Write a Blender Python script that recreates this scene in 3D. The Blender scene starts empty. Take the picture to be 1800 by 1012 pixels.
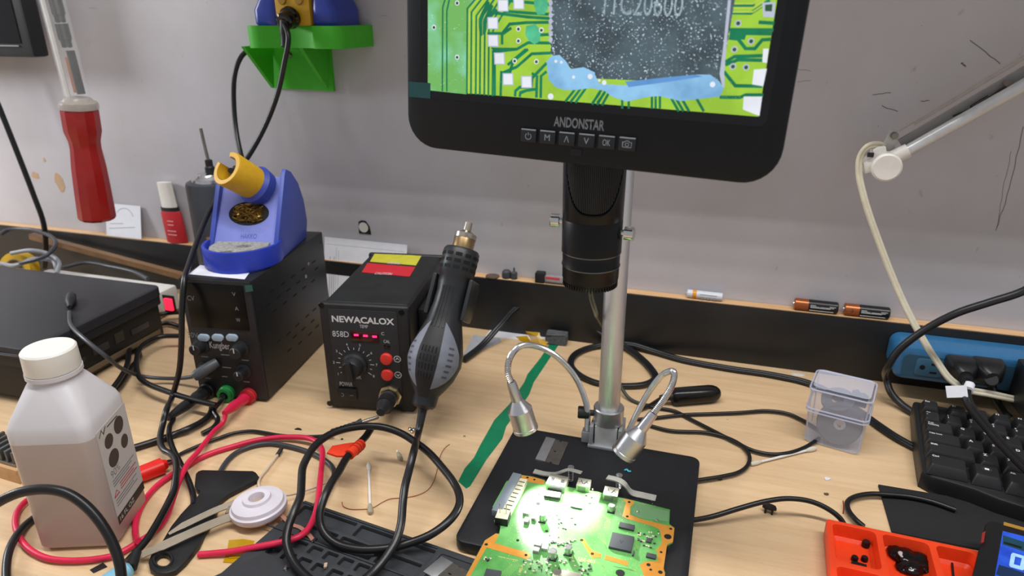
import bpy, bmesh, math, random
from mathutils import Matrix, Vector
random.seed(4)
PI = math.pi
sc = bpy.context.scene
COL = sc.collection
V = Vector
MM = 0.001                      # everything below is measured in millimetres and scaled on linking

# ---------------------------------------------------------------- camera, world, lights, exposure
FPX, PITCH, ROLL, YAW = 1220.09, math.radians(21.64), math.radians(-0.17), math.radians(17.39)
CAM = V((0, -836.05, 414.76))
_f = V((-math.sin(YAW)*math.cos(PITCH), math.cos(YAW)*math.cos(PITCH), -math.sin(PITCH)))
_r0 = V((math.cos(YAW), math.sin(YAW), 0)); _u0 = _r0.cross(_f)
_r = math.cos(ROLL)*_r0 + math.sin(ROLL)*_u0; _u = -math.sin(ROLL)*_r0 + math.cos(ROLL)*_u0
cd = bpy.data.cameras.new('camera'); cam = bpy.data.objects.new('camera', cd); COL.objects.link(cam)
cam.matrix_world = Matrix(((_r.x, _u.x, -_f.x, CAM.x*MM), (_r.y, _u.y, -_f.y, CAM.y*MM), (_r.z, _u.z, -_f.z, CAM.z*MM), (0, 0, 0, 1)))
cd.sensor_width = 36; cd.lens = FPX/1800*36; cd.clip_start = 0.02; cd.clip_end = 50
cd.dof.use_dof = True; cd.dof.focus_distance = 0.60; cd.dof.aperture_fstop = 8.5
sc.camera = cam
w = bpy.data.worlds.new('world'); sc.world = w; w.use_nodes = True
w.node_tree.nodes['Background'].inputs[0].default_value = (0.95, 0.96, 1.0, 1)
w.node_tree.nodes['Background'].inputs[1].default_value = 0.43
def area(name, loc, size, sy, power, target=None, col=(1, 1, 1)):
    l = bpy.data.lights.new(name, 'AREA'); l.shape = 'RECTANGLE'; l.size = size*MM; l.size_y = sy*MM; l.energy = power; l.color = col
    o = bpy.data.objects.new(name, l); COL.objects.link(o); o.location = V(loc)*MM
    d = (V(target)-V(loc)) if target else V((0, 0, -1)); o.rotation_euler = d.to_track_quat('-Z', 'Y').to_euler()
    return o
# four parallel tubes of one ceiling fixture, upper left: they throw the stepped shelf shadow on the wall
for yl in (-548, -525, -505, -488):
    area('ceiling_tube', (60, yl, 1400), 1700, 7, 5.3, col=(1, .985, .96))
# softer second lamp added out of view, low at the left, lightening that wall
area('added_side_light', (-1750, -420, 640), 260, 260, 9.0, (-600, 0, 250), (.95, .97, 1))
sc.view_settings.view_transform = 'Standard'; sc.view_settings.look = 'None'
sc.view_settings.exposure = 0.0; sc.view_settings.gamma = 1.0; sc.view_settings.use_curve_mapping = False

# ---------------------------------------------------------------- points read off real planes
def ray(x, y): return _f + _r*((x-900)/FPX) - _u*((y-506)/FPX)
def G(x, y, z=0.): d = ray(x, y); return CAM + d*((z-CAM.z)/d.z)           # on a horizontal plane
def GY(x, y, Y=0.): d = ray(x, y); return CAM + d*((Y-CAM.y)/d.y)          # on a plane parallel to the wall
def GD(x, y, D): return CAM + ray(x, y)*D                                   # at a distance
def cr(x0, y0, s): return lambda x, y: (x0+x*s, y0+y*s)
class Face:
    """a flat face: origin o, right e, up u, outward normal n"""
    def __init__(f, o, e, u): f.o = V(o); f.e = V(e).normalized(); f.u = V(u).normalized(); f.n = f.e.cross(f.u)
    def st(f, x, y):
        d = ray(x, y); q = CAM + d*(((f.o-CAM).dot(f.n))/d.dot(f.n)) - f.o
        return (q.dot(f.e), q.dot(f.u))
    def at(f, s, t, n=0.): return f.o + f.e*s + f.u*t + f.n*n
    def M(f, s=0., t=0., n=0.): return frame(f.at(s, t, n), f.e, f.u)
def frame(o, e, u):
    e = V(e).normalized(); u = V(u); n = e.cross(u).normalized(); u = n.cross(e)
    return Matrix(((e.x, u.x, n.x, o[0]), (e.y, u.y, n.y, o[1]), (e.z, u.z, n.z, o[2]), (0, 0, 0, 1)))
def RZ(o, deg=0.): return Matrix.Translation(V(o)) @ Matrix.Rotation(math.radians(deg), 4, 'Z')
def AX(a, b, ref=None):
    """frame at a with z along a->b"""
    z = (V(b)-V(a)).normalized(); r = V(ref) if ref else (V((0, 0, 1)) if abs(z.z) < .9 else V((0, 1, 0)))
    x = r.cross(z).normalized(); y = z.cross(x)
    return Matrix(((x.x, y.x, z.x, a[0]), (x.y, y.y, z.y, a[1]), (x.z, y.z, z.z, a[2]), (0, 0, 0, 1)))
I4 = Matrix.Identity(4)

# ---------------------------------------------------------------- materials
def lin(c):
    if isinstance(c, str): c = tuple(int(c[i:i+2], 16) for i in (0, 2, 4))
    return tuple(((v/255)/12.92 if v/255 <= .04045 else ((v/255+.055)/1.055)**2.4) for v in c) + (1,)
_mats = {}
class NT:
    def __init__(s, name):
        s.m = bpy.data.materials.new(name); s.m.use_nodes = True; s.t = s.m.node_tree; s.b = s.t.nodes['Principled BSDF']
    def n(s, typ, **k):
        x = s.t.nodes.new(typ)
        for a, v in k.items():
            if a.startswith('i_'):
                a = a[2:]; x.inputs[int(a) if a.isdigit() else a.replace('_', ' ')].default_value = v
            else: setattr(x, a, v)
        return x
    def l(s, a, ao, b, bi): s.t.links.new(a.outputs[ao], b.inputs[bi])
    def ramp(s, stops):
        r = s.n('ShaderNodeValToRGB'); e = r.color_ramp.elements
        while len(e) < len(stops): e.new(.5)
        for q, (p, c) in zip(e, stops): q.position = p; q.color = c
        return r
    def mix(s, f, a, b):
        """f: (node, out); a, b: colour or (node, out)"""
        m = s.n('ShaderNodeMix', data_type='RGBA')
        for i, v in ((0, f), (6, a), (7, b)):
            if isinstance(v, tuple) and not isinstance(v[0], (float, int)): s.l(v[0], v[1], m, i)
            else: m.inputs[i].default_value = v
        return (m, 2)
    def noise(s, scale, detail=3, rough=.5, vec=None):
        x = s.n('ShaderNodeTexNoise', i_Scale=scale, i_Detail=detail, i_Roughness=rough)
        if vec: s.l(vec[0], vec[1], x, 0)
        return x
    def coords(s, sx=1, sy=1, sz=1, rot=0):
        t = s.n('ShaderNodeTexCoord'); m = s.n('ShaderNodeMapping'); s.l(t, 'Object', m, 0)
        m.inputs[3].default_value = (sx, sy, sz); m.inputs[2].default_value = (0, 0, rot); return (m, 0)
    def bump(s, src, strength, dist=.001):
        b = s.n('ShaderNodeBump', i_Strength=strength, i_Distance=dist); s.l(src[0], src[1], b, 'Height'); s.l(b, 0, s.b, 'Normal')
def mat(name, c, rough=.5, metal=0., var=.06, scale=120., bump=0., bscale=900., spec=.5, trans=0., ior=1.45, emit=0., alpha=1., sss=0., coat=0., dust=None):
    if name in _mats: return _mats[name]
    N = NT(name); b = N.b; c = lin(c)
    ns = N.noise(scale, 4, .6, N.coords())
    k1 = tuple(v*(1-var) for v in c[:3])+(1,); k2 = tuple(min(1, v*(1+var)) for v in c[:3])+(1,)
    r = N.ramp([(.3, k1), (.7, k2)]); N.l(ns, 0, r, 0); src = (r, 0)
    if dust:
        n2 = N.noise(2600, 1, .5, N.coords()); r2 = N.ramp([(.70, (0, 0, 0, 1)), (.76, (1, 1, 1, 1))]); N.l(n2, 0, r2, 0)
        src = N.mix((r2, 0), src, lin(dust))
    N.l(src[0], src[1], b, 'Base Color')
    b.inputs['Roughness'].default_value = rough; b.inputs['Metallic'].default_value = metal; b.inputs['Specular IOR Level'].default_value = spec
    b.inputs['IOR'].default_value = ior; b.inputs['Transmission Weight'].default_value = trans; b.inputs['Alpha'].default_value = alpha
    b.inputs['Coat Weight'].default_value = coat
    if sss: b.inputs['Subsurface Weight'].default_value = sss; b.inputs['Subsurface Radius'].default_value = (.01, .01, .01)
    if emit: N.l(src[0], src[1], b, 'Emission Color'); b.inputs['Emission Strength'].default_value = emit
    if bump:
        n3 = N.noise(bscale, 3, .5, N.coords()); N.bump((n3, 0), bump, .0006)
    _mats[name] = N.m; return N.m
def wood(name, base, dark, sx=3, sy=60, k=.5, rough=.38):
    if name in _mats: return _mats[name]
    N = NT(name); b = N.b
    n1 = N.noise(4, 5, .6, N.coords(sx, sy, sx)); r1 = N.ramp([(.3, lin(dark)), (.62, lin(base))]); N.l(n1, 0, r1, 0)
    n2 = N.noise(7, 2, .5, N.coords(sx*6, sy*8, sx*6)); r2 = N.ramp([(.62, (0, 0, 0, 1)), (.72, (k, k, k, 1))]); N.l(n2, 0, r2, 0)
    d2 = tuple(v*.55 for v in lin(dark)[:3])+(1,)
    m = N.mix((r2, 0), (r1, 0), d2)
    n3 = N.noise(420, 2, .5, N.coords()); r3 = N.ramp([(.76, (0, 0, 0, 1)), (.80, (.55, .55, .55, 1))]); N.l(n3, 0, r3, 0)
    m = N.mix((r3, 0), m, lin('4a3d30'))
    N.l(m[0], m[1], b, 'Base Color'); b.inputs['Roughness'].default_value = rough; b.inputs['Specular IOR Level'].default_value = .35
    N.bump((n2, 0), .06, .0003)
    _mats[name] = N.m; return N.m
def wall_paint():
    N = NT('wall paint'); b = N.b
    n1 = N.noise(5, 4, .6, N.coords()); r1 = N.ramp([(.3, lin('b4b1b4')), (.7, lin('c1bfc6'))]); N.l(n1, 0, r1, 0)
    n2 = N.noise(60, 3, .7, N.coords(1, 1, .6)); r2 = N.ramp([(.69, (0, 0, 0, 1)), (.75, (.5, .5, .5, 1))]); N.l(n2, 0, r2, 0)
    m = N.mix((r2, 0), (r1, 0), lin('9d938c'))
    n4 = N.noise(260, 2, .5, N.coords(1, 1, 1)); r4 = N.ramp([(.775, (0, 0, 0, 1)), (.80, (.75, .75, .75, 1))]); N.l(n4, 0, r4, 0)
    m = N.mix((r4, 0), m, lin('5d554f'))
    n5 = N.noise(38, 1, .4, N.coords(.45, 1, 3)); r5 = N.ramp([(.80, (0, 0, 0, 1)), (.82, (.4, .4, .4, 1))]); N.l(n5, 0, r5, 0)
    m = N.mix((r5, 0), m, lin('8a7f78'))
    N.l(m[0], m[1], b, 'Base Color'); b.inputs['Roughness'].default_value = .62; b.inputs['Specular IOR Level'].default_value = .25
    n3 = N.noise(140, 4, .6, N.coords()); N.bump((n3, 0), .25, .001)
    return N.m
BLK = mat('black plastic', '1c1d20', .5, bump=.12, var=.15)
CAB = mat('black cable rubber', '141416', .34, var=.1)
CABG = mat('grey cable rubber', '3a3c42', .4, var=.1)
PCASE = mat('black painted steel', '1b1c1f', .42, bump=.2, bscale=2500, var=.2, dust='3a3a3a')
GLOSS = mat('gloss black', '0b0c0e', .12, var=.1)
WHT = mat('white print', 'c9ccd0', .5)
GRYP = mat('grey print', '7d8289', .5)
WPL = mat('white plastic', 'dedbd4', .4, var=.03)
PAPER = mat('white paper', 'dcdde4', .7, var=.03)
STEEL = mat('bright steel', 'cfd0d0', .22, 1, var=.08)
ALU = mat('satin aluminium', 'cdced2', .3, 1, var=.05, scale=900, bump=.15, bscale=3000)
DSTEEL = mat('dull steel', '8d8a84', .38, 1, var=.15)
RED = mat('red plastic', 'c61512', .32, var=.08)
REDL = mat('red lead silicone', 'd6224a', .42, var=.06)
COPPER = mat('copper', 'd08a5c', .35, 1)

# ---------------------------------------------------------------- mesh helpers (millimetres)
def rbox(bm, x0, x1, y0, y1, z0, z1, bev=0., M=I4, seg=2):
    r = bmesh.ops.create_cube(bm, size=1.); vs = r['verts']
    for v in vs: v.co = V((x0+(v.co.x+.5)*(x1-x0), y0+(v.co.y+.5)*(y1-y0), z0+(v.co.z+.5)*(z1-z0)))
    if bev:
        es = list({e for v in vs for e in v.link_edges})
        r = bmesh.ops.bevel(bm, geom=es, offset=bev, segments=seg, affect='EDGES', profile=.6, clamp_overlap=True)
        vs = list({v for v in r['verts']} | {v for v in vs if v.is_valid})
    for v in vs: v.co = M @ v.co
    return bm
def lathe(bm, prof, n=24, M=I4, a0=0., a1=2*PI):
    full = abs(a1-a0-2*PI) < 1e-6; m = n if full else n+1; rings = []
    for r, z in prof:
        if r < 1e-6: rings.append([bm.verts.new(M @ V((0, 0, z)))])
        else: rings.append([bm.verts.new(M @ V((r*math.cos(a0+(a1-a0)*i/n), r*math.sin(a0+(a1-a0)*i/n), z))) for i in range(m)])
    for A, B in zip(rings, rings[1:]):
        for i in range(n):
            j = (i+1) % m
            a = [A[0]] if len(A) == 1 else [A[i], A[j]]; b = [B[0]] if len(B) == 1 else [B[j], B[i]]
            if len(a)+len(b) > 2:
                try: bm.faces.new(a+b)
                except ValueError: pass
    return bm
def smoothpath(pts, k=6, closed=False):
    pts = [V(p) for p in pts]; n = len(pts)
    if n < 3: return pts
    out = []
    rng = range(n if closed else n-1)
    for i in rng:
        p1 = pts[i]; p2 = pts[(i+1) % n]
        p0 = pts[i-1] if (i > 0 or closed) else p1*2-p2; p3 = pts[(i+2) % n] if (i+2 < n or closed) else p2*2-p1
        t0 = 0.; d = [max((a-b).length, 1e-3)**.5 for a, b in ((p1, p0), (p2, p1), (p3, p2))]
        t1 = d[0]; t2 = t1+d[1]; t3 = t2+d[2]
        for j in range(k):
            t = t1+(t2-t1)*j/k
            A1 = p0*((t1-t)/(t1-t0))+p1*((t-t0)/(t1-t0)); A2 = p1*((t2-t)/(t2-t1))+p2*((t-t1)/(t2-t1)); A3 = p2*((t3-t)/(t3-t2))+p3*((t-t2)/(t3-t2))
            B1 = A1*((t2-t)/(t2-t0))+A2*((t-t0)/(t2-t0)); B2 = A2*((t3-t)/(t3-t1))+A3*((t-t1)/(t3-t1))
            out.append(B1*((t2-t)/(t2-t1))+B2*((t-t1)/(t2-t1)))
    if not closed: out.append(pts[-1])
    return out
def sweep(bm, pts, sec, closed=False, cap=True, scales=None, up0=None):
    """sweep 2-D section (list of (a,b)) along pts"""
    n = len(pts); T = []
    for i in range(n):
        a = pts[i-1] if (i or closed) else pts[0]; b = pts[(i+1) % n] if (i < n-1 or closed) else pts[-1]
        T.append((b-a).normalized())
    up = V(up0) if up0 else V((0, 0, 1))
    if abs(up.dot(T[0])) > .95: up = V((0, 1, 0))
    rings = []
    for i in range(n):
        up = up-T[i]*up.dot(T[i]); up.normalize(); s = T[i].cross(up); k = scales[i] if scales else 1.
        rings.append([bm.verts.new(pts[i]+(s*a+up*b)*k) for a, b in sec])
    m = len(sec); R = list(zip(rings, rings[1:]))
    if closed: R.append((rings[-1], rings[0]))
    for A, B in R:
        for i in range(m):
            bm.faces.new((A[i], A[(i+1) % m], B[(i+1) % m], B[i]))
    if cap and not closed:
        bm.faces.new(rings[0][::-1]); bm.faces.new(rings[-1])
    return bm
def circ(r, n=10): return [(r*math.cos(2*PI*i/n), r*math.sin(2*PI*i/n)) for i in range(n)]
def flat2(r): # two-core flat flex
    return [(r*1.7*math.cos(a) if False else x, y) for x, y in [(-2*r, 0), (-1.75*r, .75*r), (-1*r, r), (-.25*r, .8*r), (0, .55*r), (.25*r, .8*r), (r, r), (1.75*r, .75*r), (2*r, 0), (1.75*r, -.75*r), (r, -r), (0, -.7*r), (-r, -r), (-1.75*r, -.75*r)] for a in (0,)]
def tube(bm, pts, r, n=10, k=6, closed=False): return sweep(bm, smoothpath(pts, k, closed), circ(r, n), closed)
def prism(bm, poly, z0, z1, M=I4, holes=(), bev=0.):
    """extrude a 2-D outline (with holes) from z0 to z1 in frame M"""
    b2 = bmesh.new(); es = []
    for lp in [poly]+list(holes):
        vs = [b2.verts.new((x, y, z0)) for x, y in lp]
        es += [b2.edges.new((vs[i], vs[(i+1) % len(vs)])) for i in range(len(vs))]
    bmesh.ops.triangle_fill(b2, edges=es, use_beauty=True, use_dissolve=not holes)
    if z1 != z0:
        r = bmesh.ops.extrude_face_region(b2, geom=list(b2.faces))
        for v in r['geom']:
            if isinstance(v, bmesh.types.BMVert): v.co.z = z1
        if bev:
            top = [e for e in b2.edges if abs(e.verts[0].co.z-z1) < 1e-5 and abs(e.verts[1].co.z-z1) < 1e-5 and len(e.link_faces) == 2 and any(abs(f.normal.z) < .5 or f.normal.length < .1 for f in e.link_faces)]
            b2.normal_update()
            top = [e for e in top if abs(e.link_faces[0].normal.dot(e.link_faces[1].normal)) < .5]
            bmesh.ops.bevel(b2, geom=top, offset=bev, segments=2, affect='EDGES', profile=.5, clamp_overlap=True)
    bmesh.ops.recalc_face_normals(b2, faces=list(b2.faces))
    b2.transform(M); me = bpy.data.meshes.new('tmp'); b2.to_mesh(me); b2.free(); bm.from_mesh(me); bpy.data.meshes.remove(me)
    return bm
def rrect(x0, x1, y0, y1, r, n=5):
    out = []
    for cx, cy, a in ((x1-r, y1-r, 0), (x0+r, y1-r, PI/2), (x0+r, y0+r, PI), (x1-r, y0+r, 1.5*PI)):
        out += [(cx+r*math.cos(a+PI/2*i/n), cy+r*math.sin(a+PI/2*i/n)) for i in range(n+1)]
    return out
def disc(cx, cy, r, n=20, ry=None): return [(cx+r*math.cos(2*PI*i/n), cy+(ry or r)*math.sin(2*PI*i/n)) for i in range(n)]
def thick(pts, w):
    """2-D polyline to outline"""
    pts = [V((p[0], p[1])) for p in pts]; L = []; R = []
    for i, p in enumerate(pts):
        d = (pts[min(i+1, len(pts)-1)]-pts[max(i-1, 0)]).normalized(); n = V((-d.y, d.x))*w/2
        if 0 < i < len(pts)-1:
            d1 = (pts[i]-pts[i-1]).normalized(); c = max(.5, abs(d1.dot(d))); n /= c
        L.append(p+n); R.append(p-n)
    return L, R
def strokes(bm, lines, w, z, M):
    for ln in lines:
        L, R = thick(ln, w); a = [bm.verts.new(M @ V((q.x, q.y, z))) for q in L]; b = [bm.verts.new(M @ V((q.x, q.y, z))) for q in R]
        for i in range(len(a)-1): bm.faces.new((b[i], b[i+1], a[i+1], a[i]))
    return bm
def BM(): return bmesh.new()
def B(*a, **k): return rbox(BM(), *a, **k)

# ---------------------------------------------------------------- objects
_W = {}                                                 # world matrix (mm) of every thing
def tag(o, label=None, cat=None, group=None, kind=None):
    for k, v in (('label', label), ('category', cat), ('group', group), ('kind', kind)):
        if v: o[k] = v
    return o
def mesh_from(bm, m, smooth=35, name='mesh'):
    bmesh.ops.remove_doubles(bm, verts=bm.verts, dist=1e-4)
    bmesh.ops.recalc_face_normals(bm, faces=list(bm.faces))
    for e in bm.edges:
        if len(e.link_faces) == 2: e.smooth = e.calc_face_angle(0) < math.radians(smooth)
    for f in bm.faces: f.smooth = True
    bm.transform(Matrix.Scale(MM, 4)); me = bpy.data.meshes.new(name); bm.to_mesh(me); bm.free()
    for x in (m if isinstance(m, (list, tuple)) else [m]): me.materials.append(x)
    return me
def thing(name, label, cat, loc, rz=0., group=None):
    o = bpy.data.objects.new(name, None); COL.objects.link(o); o.empty_display_size = .01
    o.location = V(loc)*MM; o.rotation_euler = (0, 0, math.radians(rz)); _W[o.name] = RZ(loc, rz)
    return tag(o, label, cat, group)
def root_of(o):
    while o.parent: o = o.parent
    return o
def part(name, bm, m, parent, label=None, smooth=35, kind=None):
    """a child mesh; its bmesh is given in world millimetres"""
    bm.transform(_W[root_of(parent).name].inverted())
    o = bpy.data.objects.new(name, mesh_from(bm, m, smooth, name)); COL.objects.link(o); o.parent = parent
    return tag(o, label, kind=kind)
def single(name, label, cat, bm, m, group=None, kind=None, smooth=35, keep=False):
    """a thing that is one mesh, origin at the middle of its foot"""
    xs = [v.co.x for v in bm.verts]; ys = [v.co.y for v in bm.verts]; zs = [v.co.z for v in bm.verts]
    c = V(((min(xs)+max(xs))/2, (min(ys)+max(ys))/2, min(zs))); bm.transform(Matrix.Translation(-c))
    o = bpy.data.objects.new(name, mesh_from(bm, m, smooth, name)); COL.objects.link(o); o.location = c*MM
    _W[o.name] = Matrix.Translation(c)
    return tag(o, label, cat, group, kind)
def clone(src, n=None):
    c = src.copy(); COL.objects.link(c)
    for ch in src.children:
        d = clone(ch); d.parent = c
    return c
_txt = {}
def text_bm(s, M, w=None, h=None, align='l', depth=0., bold=0.):
    """lettering as flat mesh in frame M, scaled to width w and/or height h (mm)"""
    cu = bpy.data.curves.new('t', 'FONT'); cu.body = s; cu.offset = bold; cu.resolution_u = 3
    o = bpy.data.objects.new('t', cu); COL.objects.link(o)
    dg = bpy.context.evaluated_depsgraph_get(); me = bpy.data.meshes.new_from_object(o.evaluated_get(dg))
    bm = BM(); bm.from_mesh(me); bpy.data.objects.remove(o); bpy.data.curves.remove(cu); bpy.data.meshes.remove(me)
    xs = [v.co.x for v in bm.verts] or [0]; ys = [v.co.y for v in bm.verts] or [0]
    W, H = max(xs)-min(xs), max(ys)-min(ys)
    sy = h/H if h else w/W; sx = w/W if w else sy
    ox = {'l': min(xs), 'c': (min(xs)+max(xs))/2, 'r': max(xs)}[align]
    for v in bm.verts: v.co = M @ V(((v.co.x-ox)*sx, (v.co.y-min(ys))*sy, depth))
    return bm
def textp(s, F, p0, p1, m, parent, name='lettering', n=.15, align=None, hpx=None, bold=0.):
    """lettering on Face F between image corners p0 (bottom left) and p1 (top right)"""
    a = F.st(*p0); b = F.st(*p1)
    return part(name, text_bm(s, F.M(a[0], a[1], n), w=b[0]-a[0], h=b[1]-a[1], bold=bold), m, parent)
def cable(name, label, pts, r=2.2, m=None, sec=None, group=None, cat='cable', n=10, k=6, up0=None):
    bm = BM(); P = smoothpath(pts, k); sweep(bm, P, sec or circ(r, n), up0=up0)
    return single(name, label, cat, bm, m or CAB, group, smooth=60)
def PX(c, L, z=None):
    """[(x,y,z)] crop coordinates on the bench -> world"""
    return [G(*c(x, y), zz) for x, y, zz in L]
ID = lambda x, y: (x, y)
def loft(bm, secs, M=I4, n=5, cap=True):
    rings = []
    for z, x0, x1, y0, y1, r in secs:
        rings.append([bm.verts.new(M @ V((x, y, z))) for x, y in rrect(x0, x1, y0, y1, r, n)])
    m = len(rings[0])
    for A, C in zip(rings, rings[1:]):
        for i in range(m): bm.faces.new((A[i], A[(i+1) % m], C[(i+1) % m], C[i]))
    if cap: bm.faces.new(rings[0][::-1]); bm.faces.new(rings[-1])
    return bm
def frect(bm, F, a, b, n0=0., n1=.3, bev=0., r=0.):
    (s0, t0), (s1, t1) = F.st(*a), F.st(*b); s0, s1 = min(s0, s1), max(s0, s1); t0, t1 = min(t0, t1), max(t0, t1)
    if r: return prism(bm, rrect(s0, s1, t0, t1, min(r, (s1-s0)/2.01, (t1-t0)/2.01)), n0, n1, F.M(), bev=bev)
    return rbox(bm, s0, s1, t0, t1, n0, n1, bev, F.M())
def fpoly(bm, F, pts, n0, n1, bev=0.): return prism(bm, [F.st(*p) for p in pts], n0, n1, F.M(), bev=bev)

# ================================================================ the setting
struct = lambda name, bm, m: single(name, None, None, bm, m, kind='structure')
WALLY = 17.
wall = struct('wall_back', B(-2200, 1500, WALLY, WALLY+60, -750, 2200), wall_paint())
struct('floor', B(-2200, 1500, -2600, WALLY, -770, -750), mat('floor vinyl', '8b8680', .5))
CHIP = mat('bared plaster', 'b89a7c', .8)
for (c, w, h) in (((105, 320), 12, 17), ((62, 308), 9, 7), ((78, 281), 3, 5)):
    p = GY(*c, WALLY); pl = [(w*math.cos(a)*random.uniform(.6, 1.1), h*math.sin(a)*random.uniform(.6, 1.1)) for a in [i*PI/5 for i in range(10)]]
    b = prism(BM(), pl, 0, .3, frame(p, (1, 0, 0), (0, 0, 1))); part('paint_chip', b, CHIP, wall, 'tan patch where the wall paint has flaked')
CRK = mat('wall crack', '78706a', .9)
F_w = Face((0, WALLY, 0), (1, 0, 0), (0, 0, 1))
def crack(pts, wd=.7):
    L = []
    for a, c in zip(pts, pts[1:]):
        for i in range(6):
            t = i/6; L.append((a[0]+(c[0]-a[0])*t+random.uniform(-1.2, 1.2), a[1]+(c[1]-a[1])*t+random.uniform(-1, 1)))
    L.append(pts[-1])
    part('wall_scratch', strokes(BM(), [[F_w.st(*q) for q in L]], wd, .15, F_w.M()), CRK, wall)
crack([(1799, 222), (1775, 330), (1750, 405)]); crack([(1705, 70), (1758, 112)], .9); crack([(1535, 167), (1566, 163)], .8)
crack([(1550, 186), (1578, 196)], .9); crack([(1619, 178), (1634, 177)], .9); crack([(1778, 265), (1765, 320), (1752, 400)], .4)
crack([(1388, 120), (1425, 125)], .4); crack([(1690, 110), (1697, 118)], 1.2); crack([(1400, 144), (1425, 141)], .4)

WOOD = wood('maple laminate', 'ddbf98', 'd1b088', 2.2, 34, .28)
bench = thing('workbench', 'long maple-topped workbench covered with electronics tools and cables', 'workbench', (-400, -500, -750))
part('bench_top', B(-1700, 800, -1000, 15, -30, 0, 1.5), WOOD, bench)
for x in (-1640, 740):
    for y in (-950, -40): part('leg', B(x-25, x+25, y-25, y+25, -750, -30, 2), mat('bench steel', '55585c', .4, .6), bench)
ledge = thing('wall_ledge', 'narrow black-faced wooden ledge along the wall at the back of the bench', 'ledge', (-400, 8, 0))
part('ledge_board', B(-1700, 800, 2, 16.5, 0, 78, .6), wood('ledge wood', 'd8b083', 'c49a6c'), ledge, 'light wooden top edge')
part('front_panel', B(-1700, 800, -1, 2, 0, 77.2, .3), mat('ledge black face', '1d1e20', .38, var=.2, scale=20), ledge, 'black face board')
shelf = thing('wall_shelf', 'deep white shelf fixed to the wall above the bench, over the frame', 'shelf', (100, -90, 650))
part('shelf_board', B(-620, 900, -200, WALLY, 650, 668, 1), WPL, shelf)
for x in (-560, 100, 800): part('bracket', prism(BM(), [(0, 0), (-180, 0), (0, 120)], -3, 3, frame((x, WALLY, 650), (0, 1, 0), (0, 0, -1))), STEEL, shelf)

# ================================================================ power supply (left)
PO, PA = V((-557.0, -271.9, 0)), 7.87
PW, PD, PH = 84.57, 185.55, 148.3
e = V((math.cos(math.radians(PA)), math.sin(math.radians(PA)), 0)); g = V((-e.y, e.x, 0)); ZU = V((0, 0, 1))
psu = thing('bench_power_supply', 'tall black bench power supply with slotted side, blue iron stand on top', 'power supply', PO+e*PW/2+g*PD/2, PA)
M = RZ(PO, PA)
part('case', B(0, PW, 3, PD, 3, PH, 1.5, M), PCASE, psu)
part('front_panel', B(.5, PW-.5, 0, 3, 3.5, PH-.5, 1, M), BLK, psu)
for x in (10, PW-10):
    for y in (15, PD-15): part('foot', lathe(BM(), [(0, 0), (5, 0), (6, 3), (0, 3)], 12, M @ Matrix.Translation((x, y, 0))), BLK, psu)
PF = Face(PO, e, ZU); c4 = cr(300, 400, .3161)
part('display_window', frect(BM(), PF, c4(72, 303), c4(440, 572), 0, .8, .3), mat('display black', '08090b', .25, spec=.25), psu)
BTN = mat('pale blue button', '9fb2c4', .35)
for x in (188, 266, 345): part('push_button', frect(BM(), PF, c4(x-34, 588), c4(x+34, 628), 0, 3, .8, 5), BTN, psu, 'pale blue-grey oval button')
for s, a, b2 in (('CV', (97, 402), (132, 378)), ('CC', (115, 508), (152, 486)), ('V', (346, 378), (362, 358)), ('A', (361, 458), (378, 438)), ('W', (368, 520), (388, 502)), ('Kungber', (222, 680), (325, 640)), ('30V', (97, 608), (150, 584))):
    textp(s, PF, c4(*a), c4(*b2), WHT if s == 'Kungber' else GRYP, psu, n=1.0 if s in 'CVCAW' else .25)
def knob(cx, cy, r, h=14):
    s, t = PF.st(*cx), 0
    k = part('control_knob', lathe(BM(), [(0, 0), (r+2.5, 0), (r+2.5, 1.5), (r, 2.5), (r-.6, h-1), (r-1.6, h), (0, h)], 24, PF.M(*PF.st(*cx))), BLK, psu)
    a = PF.st(*cx); part('pointer', rbox(BM(), -.6, .6, 1, r-.8, h, h+.3, 0, PF.M(*a)), WHT, k)
knob(c4(170, 655), 0, 7.5); knob(c4(390, 672), 0, 7.5); knob(c4(190, 785), 0, 6.5); knob(c4(408, 797), 0, 6.5)
for x0, y0, wd in ((170, 715, 50), (395, 735, 50), (290, 775, 60), (195, 835, 40), (405, 855, 45), (280, 705, 60), (285, 826, 40)):
    a = PF.st(*c4(x0, y0)); part('caption', strokes(BM(), [[(a[0], a[1]), (a[0]+wd*.17, a[1])]], 1.1, .2, PF.M()), GRYP, psu)
TB = mat('black terminal', '121214', .35); TG = mat('green terminal', '1d7a3a', .4); TR = mat('red terminal', 'b3262c', .4)
for (x, y), m, lb in (((208, 900), TB, None), ((318, 915), TG, 'green binding post'), ((438, 930), TR, 'red binding post')):
    k = part('binding_post', lathe(BM(), [(0, 0), (9.5, 0), (9.5, 4), (8.5, 5), (8.5, 9), (5, 9), (5, 3)], 24, PF.M(*PF.st(*c4(x, y)))), m, psu, lb)
    part('socket', lathe(BM(), [(0, 5), (3.6, 5), (3.6, 12), (0, 12)], 14, PF.M(*PF.st(*c4(x, y)))), TB, k)
part('corner_tape', fpoly(BM(), PF, [c4(415, 318), c4(455, 316), c4(462, 350), c4(420, 356)], 1.0, 1.3), mat('teal film', '17544e', .3), psu, 'scrap of teal film on front corner')
SF = Face(PO+e*PW, g, ZU)
SLOT = mat('slot shadow', '050506', .8)
sl = None
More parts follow.
